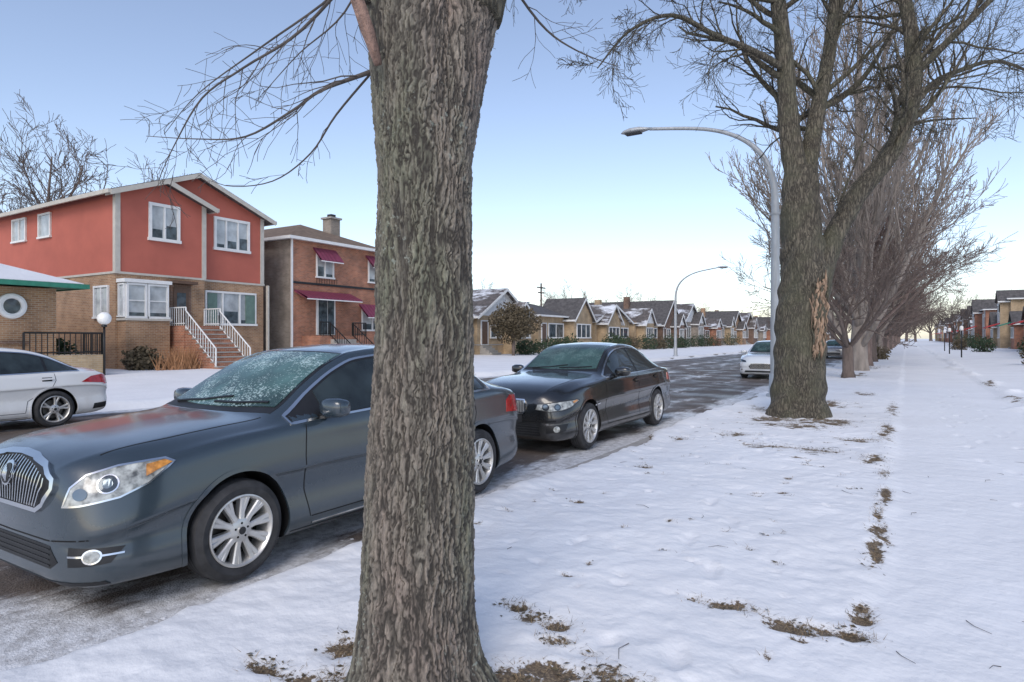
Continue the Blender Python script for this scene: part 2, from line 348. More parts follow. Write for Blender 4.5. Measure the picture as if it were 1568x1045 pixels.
for (dx,dy,rx_,ry_,am) in dl:
    nn=int(min(420,90+4200*rx_*ry_)) if dy<14 else 150
    if rx_<.075 and ry_<.065: nn=8
    for k in range(nn):
        x=dx+lr.gauss(0,.62)*rx_;y=dy+lr.gauss(0,.62)*ry_;zz=groundz(x,y)+.003
        t=lr.uniform(0,6.28);l=lr.uniform(.015,.055)
        if lr.random()<.85:
            w=.0015; h=lr.uniform(.003,.030)
            a.add([(x-w*math.sin(t),y+w*math.cos(t),zz),(x+w*math.sin(t),y-w*math.cos(t),zz),(x+l*math.cos(t),y+l*math.sin(t),zz+h)],[(0,1,2)],'straw' if lr.random()<.65 else 'leafb')
        else:
            l*=.4;c,s_=math.cos(t)*l,math.sin(t)*l;h=lr.uniform(0,.010)
            a.add([(x-c,y-s_,zz),(x+s_*.5,y-c*.5,zz+h),(x+c,y+s_,zz+h*.6),(x-s_*.5,y+c*.5,zz+.002)],[(0,1,2,3)],'leafb')
for k in range(40):   # fallen twigs on the snow
    x=lr.uniform(-3.1,1.8);y=lr.uniform(2.2,11);t=lr.uniform(0,6.28);l=lr.uniform(.04,.18);zz=groundz(x,y)+.004
    a.tube([Vector((x,y,zz)),Vector((x+l*.5*math.cos(t),y+l*.5*math.sin(t),zz+.006)),Vector((x+l*math.cos(t+.3),y+l*math.sin(t+.3),zz+.002))],[.0022,.0018,.001],4,'barkt')
a.build('fallen_leaves_and_twigs',fix=False)
# ------------------------------------------------------------ trees
def cr(pts,rad,k=5):
    P=[Vector(p) for p in pts];o=[];ro=[]
    for i in range(len(P)-1):
        p0=P[max(i-1,0)];p1=P[i];p2=P[i+1];p3=P[min(i+2,len(P)-1)]
        for j in range(k):
            t=j/k; o.append(.5*((2*p1)+(p2-p0)*t+(2*p0-5*p1+4*p2-p3)*t*t+(3*p1-p0-3*p2+p3)*t**3)); ro.append(rad[i]*(1-t)+rad[i+1]*t)
    o.append(P[-1]);ro.append(rad[-1]); return o,ro
def rdir(d,ang,r):
    d=d.normalized(); o=d.orthogonal().normalized(); o.rotate(Matrix.Rotation(r.uniform(0,6.283),3,d)); return (d*math.cos(ang)+o*math.sin(ang)).normalized()
def grow(a,p,d,Ln,r,lv,mx,R,mat,up=.1,wob=.18,nc=(6,5,4,3),rmin=.003,ang=.75,sh=.55):
    ns=max(3,int(4+2*(mx-lv)));P=[p.copy()];Rd=[r];q=p.copy();dd=d.copy()
    for i in range(ns):
        dd=(dd+Vector((R.gauss(0,wob),R.gauss(0,wob),R.gauss(0,wob)+up))).normalized(); q=q+dd*(Ln/ns); P.append(q.copy()); Rd.append(max(rmin,r*(1-.75*(i+1)/ns)))
    a.tube(P,Rd,7 if r>.05 else (4 if r>.015 else 3),mat)
    if lv<mx: spawn(a,P,Rd,Ln,lv,mx,R,mat,up,wob,nc,rmin,ang,sh)
def spawn(a,P,Rd,Ln,lv,mx,R,mat,up,wob,nc,rmin,ang,sh,start=.2,cnt=None,Lc=None,rf=.5):
    c=cnt if cnt is not None else nc[min(lv,len(nc)-1)]
    for k in range(c):
        t=start+(1-start)*(k+R.random())/c; f=t*(len(P)-1);i=min(int(f),len(P)-2);g=f-i
        pp=P[i].lerp(P[i+1],g); rr=Rd[i]*(1-g)+Rd[i+1]*g
        d=rdir(P[i+1]-P[i],ang*R.uniform(.6,1.3),R)
        ll=(Lc if Lc else Ln*sh)*R.uniform(.6,1.25)*(1.15-.5*t)
        grow(a,pp,d,ll,max(rmin,rr*rf),lv+1,mx,R,mat,up,wob,nc,rmin,ang,sh)
# ---- near trunk
BX,BY=-1.82,2.17
def T1(aa,b,zz): return Vector((BX+RX*aa+FX*b,BY+RY*aa+FY*b,zz))
nt_,nz_=440,900
th=np.linspace(0,2*np.pi,nt_,endpoint=False); zz=np.linspace(-.08,3.12,nz_); TT,ZZ=np.meshgrid(th,zz)
per=48; U=TT/(2*np.pi)*per; W=ZZ/.23
U2=U+2.4*(vn(U*.25,ZZ*3.2,61,per//4)-.5)+1.1*(vn(U*.5,ZZ*8,66,per//2)-.5)+.7*(vn(U*2,ZZ*34,62,per*2)-.5)+.4*(vn(U*4,ZZ*70,63,per*4)-.5)
W2=W+1.8*(vn(U,ZZ*4,63,per)-.5)+.6*(vn(U*2,ZZ*24,68,per*2)-.5)
def vor(U2,W2,per,s1,sy=.5):
    xi=np.floor(U2).astype(np.int64); yi=np.floor(W2).astype(np.int64); d1=np.full(U2.shape,9.);d2=np.full(U2.shape,9.)
    for i in (-1,0,1):
        for j in (-2,-1,0,1,2):
            cx=xi+i;cy=yi+j;hx=h2(cx%per,cy,s1);hy=h2(cx%per,cy,s1+1)
            dx=cx+hx-U2; dy=(cy+hy-W2)*1.0; dd=np.sqrt(dx*dx+(dy*sy)**2)
            m_=dd<d1; d2=np.where(m_,d1,np.minimum(d2,dd)); d1=np.where(m_,dd,d1)
    return d2-d1
rid=np.clip(vor(U2,W2,per,71)*2.8,0,1)
rs=np.clip(vor(U2*2,W2*1.7,per*2,171)*4.0,0,1)
crk=vn(U*5,ZZ*70,64,per*5); chip=vn(U*1.5,ZZ*18,67,72); soft=vn(U*.5,ZZ*3,70,24)
rid2=rid*(.62+.38*rs*(.5+.5*soft))*(.75+.25*soft)
step=np.where(chip>.66,.72,1.0)
rid2=np.clip(rid2*(.74+.40*crk)*step+.08*(crk-.5),0,1)
cen=np.interp(zz,[0,.3,.7,1.57,2.14,3],[-.01,-.01,0,.03,.037,.037])[:,None]
rb=np.interp(zz,[-.08,0,.08,.14,.29,.45,.71,1.1,1.57,2.14,2.4,3.1],[.40,.34,.30,.275,.250,.24,.228,.22,.212,.212,.215,.205])[:,None]
t=np.clip((zz-2.25)/.75,0,1.13)[:,None]
c1=-.085*t; r1=rb-.005*t; c2=.185*t; r2=np.where(t>0,.205-.07*t,rb*.96); O=.055*t
ca,sa=np.cos(TT),np.sin(TT)
def ex(c,cb,r):
    dot=(c-O)*ca+cb*sa; disc=r*r-((c-O)**2+cb*cb)+dot*dot; return np.where(disc>0,dot+np.sqrt(np.maximum(disc,0)),0)
Rr=np.maximum(ex(c1,0*t,r1),ex(c2,.04*t,r2))
fl=np.exp(-np.maximum(ZZ,0)/.13); Rr=Rr*(1+.14*fl*np.cos(5*TT+.8)+.08*fl*np.sin(3*TT))
Rr=Rr+.010*np.sin(2*TT+ZZ*1.7)+.006*np.sin(5*TT+ZZ*2.3)+.014*(vn(U*.25,ZZ*2.2,69,12)-.5)
Rr=Rr+.0165*(rid2**.8)-.012+.003*(vn(U*6,ZZ*80,65,per*6)-.5)
A_=cen+O+Rr*ca; B_=Rr*sa
V=np.stack([(BX+RX*A_+FX*B_).ravel(),(BY+RY*A_+FY*B_).ravel(),ZZ.ravel()],1)
idx=np.arange(nt_*nz_).reshape(nz_,nt_); i2=np.roll(idx,-1,axis=1)
F=np.stack([idx[:-1].ravel(),i2[:-1].ravel(),i2[1:].ravel(),idx[1:].ravel()],1)
tree=empty('street_tree',(BX,BY,0))
me=bpy.data.meshes.new('trunk'); me.from_pydata(V.tolist(),[],F.tolist()); me.materials.append(M['bark1'])
at=me.attributes.new('ridge','FLOAT','POINT'); at.data.foreach_set('value',rid2.ravel().astype(np.float32))
me.polygons.foreach_set('use_smooth',[True]*len(me.polygons)); o=bpy.data.objects.new('trunk',me); scene.collection.objects.link(o); o.parent=tree; o.matrix_parent_inverse=Matrix.Translation(-tree.location)
a=Acc(); R1=random.Random(21)
def limb(a,f,pts,rad,mat,cnt,Lc,mx=3,lv=1,n=10,up=.05,wob=.15,nc=(6,5,4,3),rmin=.003,ang=.75,start=.15,R=None,amp=0,rf=.4,sh=.55):
    P,Rd=cr([f(*p) for p in pts],rad); a.tube(P,Rd,n,mat,amp); spawn(a,P,Rd,1,lv,mx,R,mat,up,wob,nc,rmin,ang,sh,start,cnt,Lc,rf)
limb(a,T1,[(-.05,0,2.95),(-.12,0,3.6),(-.3,-.1,4.8),(-.4,-.2,6.5),(-.3,0,9)],[.19,.17,.13,.09,.03],'bark2',12,1.8,3,1,14,R=R1)
limb(a,T1,[(.24,.04,2.95),(.4,.1,3.6),(.8,.2,4.8),(1.2,.3,6.5),(1.5,.3,8.6)],[.13,.115,.09,.06,.02],'bark2',10,1.7,3,1,12,R=R1)
tw=dict(up=-.04,wob=.14,nc=(3,5,4,0),rmin=.0013,R=R1,rf=.45,ang=.75,sh=.5)
limb(a,T1,[(-.12,.05,2.74),(-.25,.04,2.69),(-.46,.1,2.64),(-.60,.15,2.57),(-.86,.25,2.48),(-1.14,.35,2.50),(-1.42,.4,2.53)],[.013,.010,.0075,.006,.0045,.003,.0015],'barkt',15,.40,3,1,6,**tw)
limb(a,T1,[(-.2,.05,2.72),(-.4,.15,2.55),(-.55,.25,2.40),(-.75,.3,2.28),(-1.0,.35,2.27),(-1.15,.4,2.36)],[.006,.005,.004,.003,.002,.0015],'barkt',5,.22,3,1,6,**tw)
limb(a,T1,[(-.2,.1,3.3),(-.57,.2,2.97),(-.89,.3,2.83),(-1.14,.4,2.72),(-1.31,.45,2.49),(-1.41,.5,2.34)],[.010,.008,.006,.005,.003,.0015],'barkt',16,.40,3,1,6,**tw)
limb(a,T1,[(-.2,.3,3.5),(-.5,.5,3.3),(-.95,.7,3.12),(-1.35,.8,2.9),(-1.6,.9,2.7)],[.010,.007,.005,.003,.0015],'barkt',12,.45,3,1,6,**tw)
limb(a,T1,[(-.2,.2,3.4),(-.4,.3,3.1),(-.62,.3,2.9),(-.8,.3,2.7)],[.007,.005,.003,.0015],'barkt',8,.35,3,1,6,**tw)
limb(a,T1,[(.3,.3,3.4),(.55,.5,3.15),(.75,.6,3.05),(1.0,.7,3.0)],[.008,.006,.004,.0015],'barkt',7,.3,3,1,6,**tw)
limb(a,T1,[(-.36,-.2,3.25),(-.28,-.215,3.05),(-.215,-.235,2.9),(-.17,-.235,2.75),(-.13,-.225,2.62)],[.026,.024,.024,.026,.014],'dead',0,.3,2,1,14,R=R1,amp=.2)
a.build('branches',tree,smooth=True,fix=False)
# ---- second tree
CX,CY=-1.83,13.8
def T2(aa,b,zz): return Vector((CX+RX*aa+FX*b,CY+RY*aa+FY*b,zz))
tree=empty('street_tree',(CX,CY,0)); a=Acc(); R2=random.Random(8)
P,Rd=cr([T2(0,0,-.1),T2(0,0,.12),T2(0,0,.5),T2(.03,0,1.3),T2(.11,0,2.1),T2(.14,0,2.8),T2(.07,0,3.6),T2(.02,0,4.4),T2(.03,0,4.9)],[.66,.56,.49,.46,.47,.47,.38,.34,.29],10)
a.tube(P,Rd,36,'bark2',.075)
st=dict(R=R2,up=.03,wob=.17,nc=(4,8,6,0),rmin=.0040,ang=.72,mx=3,lv=0)
st2=dict(st); st2['up']=-.03
limb(a,T2,[(.02,0,4.5),(-.15,0,5.4),(-.3,-.1,6.9),(-.5,-.2,8.2),(-.9,-.3,10),(-1.2,-.2,12.5)],[.26,.20,.165,.14,.10,.04],'bark2',13,2.2,n=18,amp=.07,**st)
limb(a,T2,[(.08,.05,4.5),(.35,.2,5.4),(.6,.3,6.5),(.85,.4,7.6),(1.0,.5,9.2),(1.1,.6,12)],[.22,.17,.145,.125,.10,.04],'bark2',12,2.1,n=18,amp=.07,**st)
limb(a,T2,[(.25,-.05,2.2),(.48,-.1,3.1),(.75,-.12,3.7),(1.15,-.2,4.45),(1.72,-.3,5.2),(2.08,-.3,6.2),(2.12,-.2,7.5),(2.0,0,9),(2.2,.3,12)],[.28,.23,.195,.18,.165,.15,.13,.11,.04],'bark2',18,2.2,n=18,amp=.07,start=.45,**st)
limb(a,T2,[(1.95,-.3,5.8),(2.6,0,6.5),(3.4,.3,6.95),(4.6,.7,7.3),(6.2,1.1,6.9)],[.08,.065,.05,.035,.015],'bark2',18,1.8,n=8,**st)
limb(a,T2,[(2.1,-.3,6.6),(2.7,-.8,7.3),(3.6,-1.2,8.2),(5.0,-1.6,9.2)],[.075,.06,.04,.015],'bark2',14,1.8,n=8,**st)
limb(a,T2,[(1.3,-.25,4.65),(2.0,.4,5.5),(3.0,.9,6.1),(4.4,1.2,6.3)],[.05,.04,.03,.01],'bark2',10,1.2,n=8,**st)
limb(a,T2,[(.6,.3,6.2),(1.2,.6,6.55),(1.9,.9,7.2),(2.8,1.2,8.6)],[.08,.07,.05,.02],'bark2',8,1.5,n=8,**st)
limb(a,T2,[(.55,.3,6.4),(.1,.8,7.2),(.2,1.4,8.4),(.6,1.9,10)],[.07,.06,.04,.02],'bark2',7,1.5,n=8,**st)
limb(a,T2,[(-.28,-.1,6.8),(-1.1,-.5,7.0),(-1.9,-.8,7.15),(-2.8,-1.2,7.32),(-3.6,-1.4,6.95),(-4.2,-1.6,6.2)],[.07,.06,.05,.038,.025,.01],'bark2',20,1.25,n=8,**st2)
limb(a,T2,[(-.5,-.2,8.1),(-1.6,-.6,8.05),(-3,-1,8.1),(-4.5,-1.3,8.15),(-5.6,-1.5,7.8)],[.06,.05,.035,.022,.01],'bark2',15,1.3,n=8,**st2)
limb(a,T2,[(.75,-.12,3.8),(.62,-.4,4.1),(.75,-.8,4.9),(.95,-1.2,5.9)],[.03,.026,.018,.006],'bark2',8,.8,n=6,**st)
a.build('trunk_and_branches',tree,smooth=True,fix=False)
a=Acc(); sr=random.Random(4)
for k in range(110):
    z0=sr.uniform(1.05,2.55); aa=.20+sr.uniform(-.13,.18)*(1.15-abs(z0-1.9)*.6)-.03*(2.9-z0); l=sr.uniform(.15,.5)
    b=-math.sqrt(max(.01,.525**2-(aa-.09)**2))+.012
    a.tube([T2(aa-.01,b+.03,z0),T2(aa+.01+sr.uniform(-.02,.02),b-.01,z0+l*.5),T2(aa+sr.uniform(-.03,.06),b+.04,z0+l)],[.006,sr.uniform(.012,.034),.005],6,'scar' if sr.random()<.72 else 'bark2')
a.build('torn_bark',tree,smooth=True)

# ---- instanced background trees
def make_round(seed,mat,H=9,W=6.5,trunk=.28,rmin=.011,nc=(9,7,6,0)):
    R=random.Random(seed); a=Acc(); z0=1.9
    a.tube([Vector((0,0,-.1)),Vector((0,0,.4)),Vector((.05,0,z0))],[trunk*1.5,trunk*1.1,trunk],12,mat,.05)
    nl=9
    for k in range(nl):
        t=k*6.283/nl+R.uniform(-.3,.3); el=R.uniform(.40,1.25)
        d=Vector((math.cos(t)*math.cos(el),math.sin(t)*math.cos(el),math.sin(el)))
        grow(a,Vector((0,0,z0-.2)),d,(W*.75*math.cos(el)+(H-z0)*.8*math.sin(el)),trunk*.42,0,3,R,mat,.04,.13,nc,rmin,.7,.5)
    me=a.build('x',fix=False,smooth=True); m=me.data; bpy.data.objects.remove(me); return m
def make_tall(seed,mat,H=15,rmin=.010):
    R=random.Random(seed); a=Acc()
    P,Rd=cr([Vector((0,0,-.1)),Vector((0,0,1)),Vector((.1,0,3.5)),Vector((0,.1,H*.55)),Vector((.1,0,H))],[.36,.27,.22,.12,.02],5)
    a.tube(P,Rd,12,mat,.04)
    for k in range(34):
        f=.16+.7*k/34; i=int(f*(len(P)-1)); t=R.uniform(0,6.28); el=R.uniform(.8,1.15)
        d=Vector((math.cos(t)*math.cos(el),math.sin(t)*math.cos(el),math.sin(el)))
        grow(a,P[i],d,H*.50*(1.1-f*.6),Rd[i]*.36,0,3,R,mat,.08,.07,(9,6,4,0),rmin,.45,.45)
    me=a.build('x',fix=False,smooth=True); m=me.data; bpy.data.objects.remove(me); return m
mr=[make_round(31,'barkr',nc=(9,8,7,0)),make_round(32,'bark3',8.5,6)]; mt=[make_tall(41,'barkp')]; mo=make_round(36,'bark3',9,5.2,rmin=.009,nc=(10,7,6,0))
def inst(me,name,x,y,s,rot,zs=1): 
    o=bpy.data.objects.new(name,me); o.location=(x,y,0); o.scale=(s,s,s*zs); o.rotation_euler=(0,0,rot); scene.collection.objects.link(o)
inst(mt[0],'street_tree',-1.9,34,1.32,.3); inst(mt[0],'street_tree',-1.9,56,1.3,2.3)
for k,(yy,s) in enumerate([(40,1.0),(47,.98),(64,.98),(72,1),(84,.95),(97,1),(112,1),(130,1.05),(150,1),(175,1),(205,1),(240,1)]): inst(mr[k%2],'street_tree',-1.9,yy,s,k*1.3+.5)
inst(mr[1],'street_tree',-1.9,27.5,.66,2.2)
for k,(x,yy,s) in enumerate([(-60,23.5,2.0),(-17,118,.8),(-17,150,.9),(-17,190,1),(-17,230,1),(-55,80,1),(-60,120,1.3),(-62,160,1.5),(-55,200,1.3),(-50,240,1.2),(8,150,1.1),(25,170,1.4),(30,110,1.3),(-30,345,2),(-15,360,2),(0,350,2),(10,370,2.2),(-45,350,2),(-8,330,1.6),(3,300,1.5)]): inst(mo,'background_tree',x,yy,s,k*2.1)

# ------------------------------------------------------------ shrubs
def leafball(name,c,r,n,size,mat,seed=1,parent=None,trunk=None):
    R=random.Random(seed); a=Acc()
    for k in range(n):
        v=Vector((R.gauss(0,1),R.gauss(0,1),R.gauss(0,1))).normalized(); q=R.random()**.35
        lump=1+.14*math.sin(v.x*5+seed)+.12*math.sin(v.y*6+v.z*4+seed*2)
        p=Vector((c[0]+v.x*r[0]*q*lump,c[1]+v.y*r[1]*q*lump,c[2]+v.z*r[2]*q*lump))
        if p.z<.02: continue
        u=Vector((R.gauss(0,1),R.gauss(0,1),R.gauss(0,1))).normalized(); w=u.orthogonal(); s=size*R.uniform(.5,1.3)
        a.add([tuple(p-u*s),tuple(p+w*s*.6),tuple(p+u*s),tuple(p-w*s*.6)],[(0,1,2,3)],mat)
    if trunk: a.tube([Vector((c[0],c[1],0)),Vector((c[0],c[1],c[2]))],[trunk,trunk*.8],8,'bark3')
    for k in range(10):
        t=R.uniform(0,6.28); a.tube([Vector((c[0],c[1],max(.05,c[2]-r[2]*.8))),Vector((c[0]+math.cos(t)*r[0]*.6,c[1]+math.sin(t)*r[1]*.6,c[2]+r[2]*.3))],[.03,.008],4,'bark3')
    return a.build(name,parent,fix=False)
leafball('round_topiary_tree',(-26.5,43.2,2.75),(1.9,1.9,1.5),6500,.08,'leafb',3,trunk=.14)
for k,(x,y,zc,rr,mt_) in enumerate([(-28.6,15.4,.5,.75,'leafb'),(-26.3,48.5,.6,1.2,'leafg'),(-26.3,51,.6,1.1,'leafg'),(-26.5,53.5,.7,1.2,'leafg'),(-26.4,63,.8,1.4,'leafg'),(-26.8,66,.8,1.3,'leafg'),(-26.8,69.5,.75,1.1,'leafb'),(-26.6,74,.8,1.4,'leafg'),(-26.6,78.5,.7,1.2,'leafb'),(-26.6,83,.8,1.4,'leafg'),(-26.6,88,.7,1.2,'leafg'),(-27,46,.6,1.0,'leafg'),(-28.6,11.8,.8,.9,'leafg'),(-28.2,27,.4,.6,'leafb'),(-28,100,.8,1.6,'leafg'),(-28,106,.8,1.6,'leafg'),(-28,112,.8,1.4,'leafb'),(-28,124,.9,1.8,'leafg'),
    (6.0,42,.6,1.0,'leafb'),(8.6,64,.7,1.1,'leafg'),(6.6,79,.7,1.1,'leafg'),(5.4,92,.6,1.0,'leafb'),(8,106,.9,1.4,'leafg'),(-1.9,52,.4,.8,'leafb'),(8,130,1,1.6,'leafg')]):
    leafball('shrub',(x,y,zc),(rr,rr,rr*.85),1100,.08,mt_,k+5)
a=Acc(); gr_=random.Random(9)
for k in range(260):
    x=-27.6+gr_.gauss(0,.3);y=16.6+gr_.gauss(0,.45);t=gr_.uniform(0,6.28);l=gr_.uniform(.5,1.2)
    a.add([(x-.02,y-.02,.1),(x+.02,y+.02,.1),(x+math.cos(t)*.35,y+math.sin(t)*.35,.1+l)],[(0,1,2)],'orange')
a.build('ornamental_grass',fix=False)

# ------------------------------------------------------------ houses
def winx(tr,gl,x,y0,y1,z0,z1,nm=1,gm='glass',fr=.09,sg=1,tm='white',hz=False):
    def bx(p,q,*r): tr.box(min(x+sg*p,x+sg*q),max(x+sg*p,x+sg*q),*r,tm)
    bx(.002,.09,y0,y1,z1-fr,z1); bx(.002,.13,y0-.04,y1+.04,z0-.03,z0+fr*.8)
    bx(.004,.085,y0,y0+fr,z0+fr*.8,z1-fr); bx(.004,.085,y1-fr,y1,z0+fr*.8,z1-fr)
    for k in range(1,nm+1):
        yy=y0+(y1-y0)*k/(nm+1); bx(.004,.075,yy-.04,yy+.04,z0+fr*.8,z1-fr)
    if hz: bx(.004,.06,y0+fr,y1-fr,(z0+z1)/2-.025,(z0+z1)/2+.025)
    gl.box(min(x+sg*.003,x+sg*.02),max(x+sg*.003,x+sg*.02),y0+fr*.5,y1-fr*.5,z0+fr*.4,z1-fr*.5,gm)
    if gm=='blind':
        for k in range(nm+1):
            ya=y0+(y1-y0)*k/(nm+1)+.1; yb=y0+(y1-y0)*(k+1)/(nm+1)-.1
            if yb>ya: gl.box(min(x+sg*.021,x+sg*.024),max(x+sg*.021,x+sg*.024),ya,yb,z0+fr,z0+fr+(z1-z0)*(.10+.25*((k*7+int(y0*3))%3)/2),'glass')
def winy(tr,gl,y,x0,x1,z0,z1,nm=0,gm='glass',fr=.09,tm='white'):
    tr.box(x0,x1,y-.09,y-.002,z1-fr,z1,tm); tr.box(x0-.04,x1+.04,y-.12,y-.002,z0,z0+fr,tm)
    tr.box(x0,x0+fr,y-.085,y-.004,z0+fr,z1-fr,tm); tr.box(x1-fr,x1,y-.085,y-.004,z0+fr,z1-fr,tm)
    for k in range(1,nm+1):
        xx=x0+(x1-x0)*k/(nm+1); tr.box(xx-.035,xx+.035,y-.075,y-.004,z0+fr,z1-fr,tm)
    gl.box(x0+fr*.5,x1-fr*.5,y-.02,y-.003,z0+fr*.5,z1-fr*.5,gm)
def gable(rf,tr,x0,x1,y0,y1,ze,zr,ov=.45,th=.16,top='shing',fas='white',ovx=.45,wallm=None,wa=None):
    yr=(y0+y1)/2; sl=(zr-ze)/(yr-y0)
    for sgn in (-1,1):
        ye=yr+sgn*((y1-y0)/2+ov); zl=ze-ov*sl
        rf.exx([(yr,zr),(ye,zl),(ye,zl+th),(yr,zr+th)],x0-ovx,x1+ovx,top)
        tr.exx([(yr,zr-.10),(ye,zl-.10),(ye,zl+th-.03),(yr,zr+th-.03)],x1+ovx+.002,x1+ovx+.05,fas)
        tr.box(x0-ovx,x1+ovx,min(ye+sgn*.003,ye+sgn*.11),max(ye+sgn*.003,ye+sgn*.11),zl-.03,zl+th-.01,fas)
    if wallm: wa.exx([(y0+.001,ze),(y1-.001,ze),(yr,zr-.003)],x0,x1,wallm)
def hip(rf,tr,x0,x1,y0,y1,ze,zr,ov=.45,top='shing',fas='white',ins=None):
    X0,X1,Y0,Y1=x0-ov,x1+ov,y0-ov,y1+ov; w=(Y1-Y0)/2 if ins is None else ins; yr=(Y0+Y1)/2
    v=[(X0,Y0,ze),(X1,Y0,ze),(X1,Y1,ze),(X0,Y1,ze),(X0+w,yr,zr),(X1-w,yr,zr)]
    rf.add(v,[(1,2,5),(0,1,5,4),(2,3,4,5),(3,0,4),(0,3,2,1)],top)
    tr.box(X1+.002,X1+.09,Y0-.09,Y1+.09,ze-.14,ze+.03,fas); tr.box(X0,X1,Y0-.09,Y0-.002,ze-.14,ze+.03,fas); tr.box(X0,X1,Y1+.002,Y1+.09,ze-.14,ze+.03,fas)
    tr.box(X0,X1,Y0,Y1,ze-.10,ze-.004,fas)
def parts(): return Acc(),Acc(),Acc(),Acc()
def finish(name,loc,wa,rf,tr,gl,extra=()):
    e=empty(name,loc); wa.build('walls',e)
    rf.build('roof',e); tr.build('trim',e); gl.build('window_panes',e)
    for n_,q in extra: q.build(n_,e)
    return e
def rail(a,p,q,h,m,n=10,r=.025):
    p=Vector(p);q=Vector(q);u=Vector((0,0,h)); a.bar(p+u,q+u,r*1.3,m); a.bar(p+Vector((0,0,.1)),q+Vector((0,0,.1)),r,m)
    for k in range(n+1):
        c=p.lerp(q,k/n); a.bar(c,c+u,r*(1.6 if k in(0,n) else .7),m,5)
# --- red stucco house
wa,rf,tr,gl=parts()
wa.box(-47,-30,15,19.25,-.3,4.40,'bbrown'); wa.box(-47,-30.4,19.25,23,-.3,4.40,'bbrown')
wa.box(-47,-30,15,19.25,4.5,8.05,'stucco'); wa.box(-47,-30.4,19.25,23,4.5,8.05,'stucco')
wa.exx([(15.001,8.05),(22.999,8.05),(19,9.58)],-46.9,-30.4,'stucco'); wa.exx([(15.002,8.05),(19.24,8.05),(17.12,8.84)],-40,-30.0,'stucco')
tr.box(-47,-29.95,14.95,19.3,4.40,4.5,'beige'); tr.box(-47,-30.35,19.3,23.05,4.40,4.5,'beige')
for (x,y) in ((-30,14.97),(-30,19.10),(-30.4,22.8)): tr.box(x-.18,x+.05,y,y+.22,4.5,8.1,'beige')
tr.box(-30.1,-29.95,22.95,23.05,0,4.4,'beige')
gable(rf,tr,-46.9,-30.4,15,23,8.05,9.6,top='shing',fas='beige'); gable(rf,tr,-38,-30.0,15,19.25,8.05,8.86,ov=.42,top='shing',fas='beige')
winx(tr,gl,-30,16.45,17.95,6.1,7.85,1,'blind',.14,tm='white'); winx(tr,gl,-30.4,20.0,22.1,6.1,7.8,2,'blind',.14)
winy(tr,gl,15,-40.3,-38.7,6.5,7.75,1,'blind'); winy(tr,gl,15,-37.3,-36.0,6.5,7.75,0,'blind')
wa.exx([(15.1,-.2),(17.1,-.2),(17.1,2.3),(15.1,2.3)],-30,-29.35,'bbrown'); tr.box(-30,-29.28,15.03,17.17,4.0,4.16,'white'); tr.box(-30,-29.28,15.03,17.17,2.3,2.4,'beige')
wa.box(-30,-29.42,15.15,17.05,2.4,4.0,'white'); winx(tr,gl,-29.42,15.15,16.05,2.42,3.98,0,'blind',hz=True); winx(tr,gl,-29.42,16.08,17.05,2.42,3.98,0,'blind',hz=True)
winy(tr,gl,15.15,-29.95,-29.45,2.45,3.95,0,'blind',.06)
winy(tr,gl,15,-31.8,-30.5,2.4,3.9,1,'blind')
winx(tr,gl,-30.4,19.5,22.5,2.2,3.95,2,'blind',.1); tr.box(-30.39,-30.30,19.62,20.15,2.3,3.82,'teal'); tr.box(-30.39,-30.30,21.85,22.4,2.3,3.82,'teal')
dr=Acc(); dr.box(-29.99,-29.92,17.45,18.5,2.1,4.1,'bdark'); dr.box(-29.92,-29.88,17.6,18.35,2.12,3.95,'door'); dr.box(-29.88,-29.87,17.75,18.2,2.9,3.7,'glass')
dr.box(-30,-29.5,17.3,18.6,4.12,4.25,'door')
st_=Acc(); st_.box(-30,-28.6,17.35,19.2,-.2,2.1,'bred')
for k in range(9): st_.box(-28.6+k*.28,-28.32+k*.28,17.4,19.2,-.2,1.88-k*.21,'bred'); st_.box(-28.6+k*.28,-28.30+k*.28,17.36,19.24,1.88-k*.21,1.93-k*.21,'conc')
for yy in (17.42,19.18): rail(st_,(-28.6,yy,1.95),(-26.3,yy,.2),.85,'white',12); rail(st_,(-29.9,yy,2.1),(-28.6,yy,2.1),.85,'white',7)
finish('red_stucco_house',(-38,19,0),wa,rf,tr,gl,[('door',dr),('front_steps',st_)])
# --- red brick house
wa,rf,tr,gl=parts()
wa.box(-46,-30.5,25,33,-.3,7.3,'bred'); wa.box(-46,-30.6,24.97,25.0,-.3,7.3,'bgrey')
hip(rf,tr,-46,-30.5,25,33,7.4,9.1,.4,'shingb'); tr.box(-30.5,-30.42,24.93,25.05,0,7.3,'white')
wa.box(-33.9,-33.1,30.4,31.2,7.8,9.6,'bgrey'); tr.box(-34,-33,30.3,31.3,9.6,9.72,'conc'); wa.box(-33.7,-33.3,30.6,31.0,9.72,9.95,'dark')
tr.box(-30.5,-30.44,25.1,33,4.72,4.85,'dark')
for (y0,y1,z0,z1) in ((26.8,28.2,5.2,6.9),(31.2,32.6,5.2,6.9),(30.6,32.6,2.0,3.6)): winx(tr,gl,-30.5,y0,y1,z0,z1,1,'blind')
aw=Acc()
for (y0,y1,zt,dp,hh) in ((26.6,28.4,7.0,.7,.75),(31,32.8,7.0,.7,.75),(30.4,32.8,3.75,.8,.8),(25.2,29.6,4.35,1.1,.45)):
    aw.exy([(-30.5,zt),(-30.5+dp,zt-hh),(-30.5+dp,zt-hh-.12),(-30.5,zt-.1)],y0,y1,'maroon')
    for k in range(int((y1-y0)/.3)): aw.exy([(-30.5,zt+.006),(-30.5+dp+.004,zt-hh+.008),(-30.5+dp+.004,zt-hh-.11),(-30.5+dp,zt-hh-.11)],y0+k*.3,y0+k*.3+.04,'maroon2')
    aw.box(-30.5+dp+.005,-30.5+dp+.02,y0,y1,zt-hh-.14,zt-hh-.08,'white')
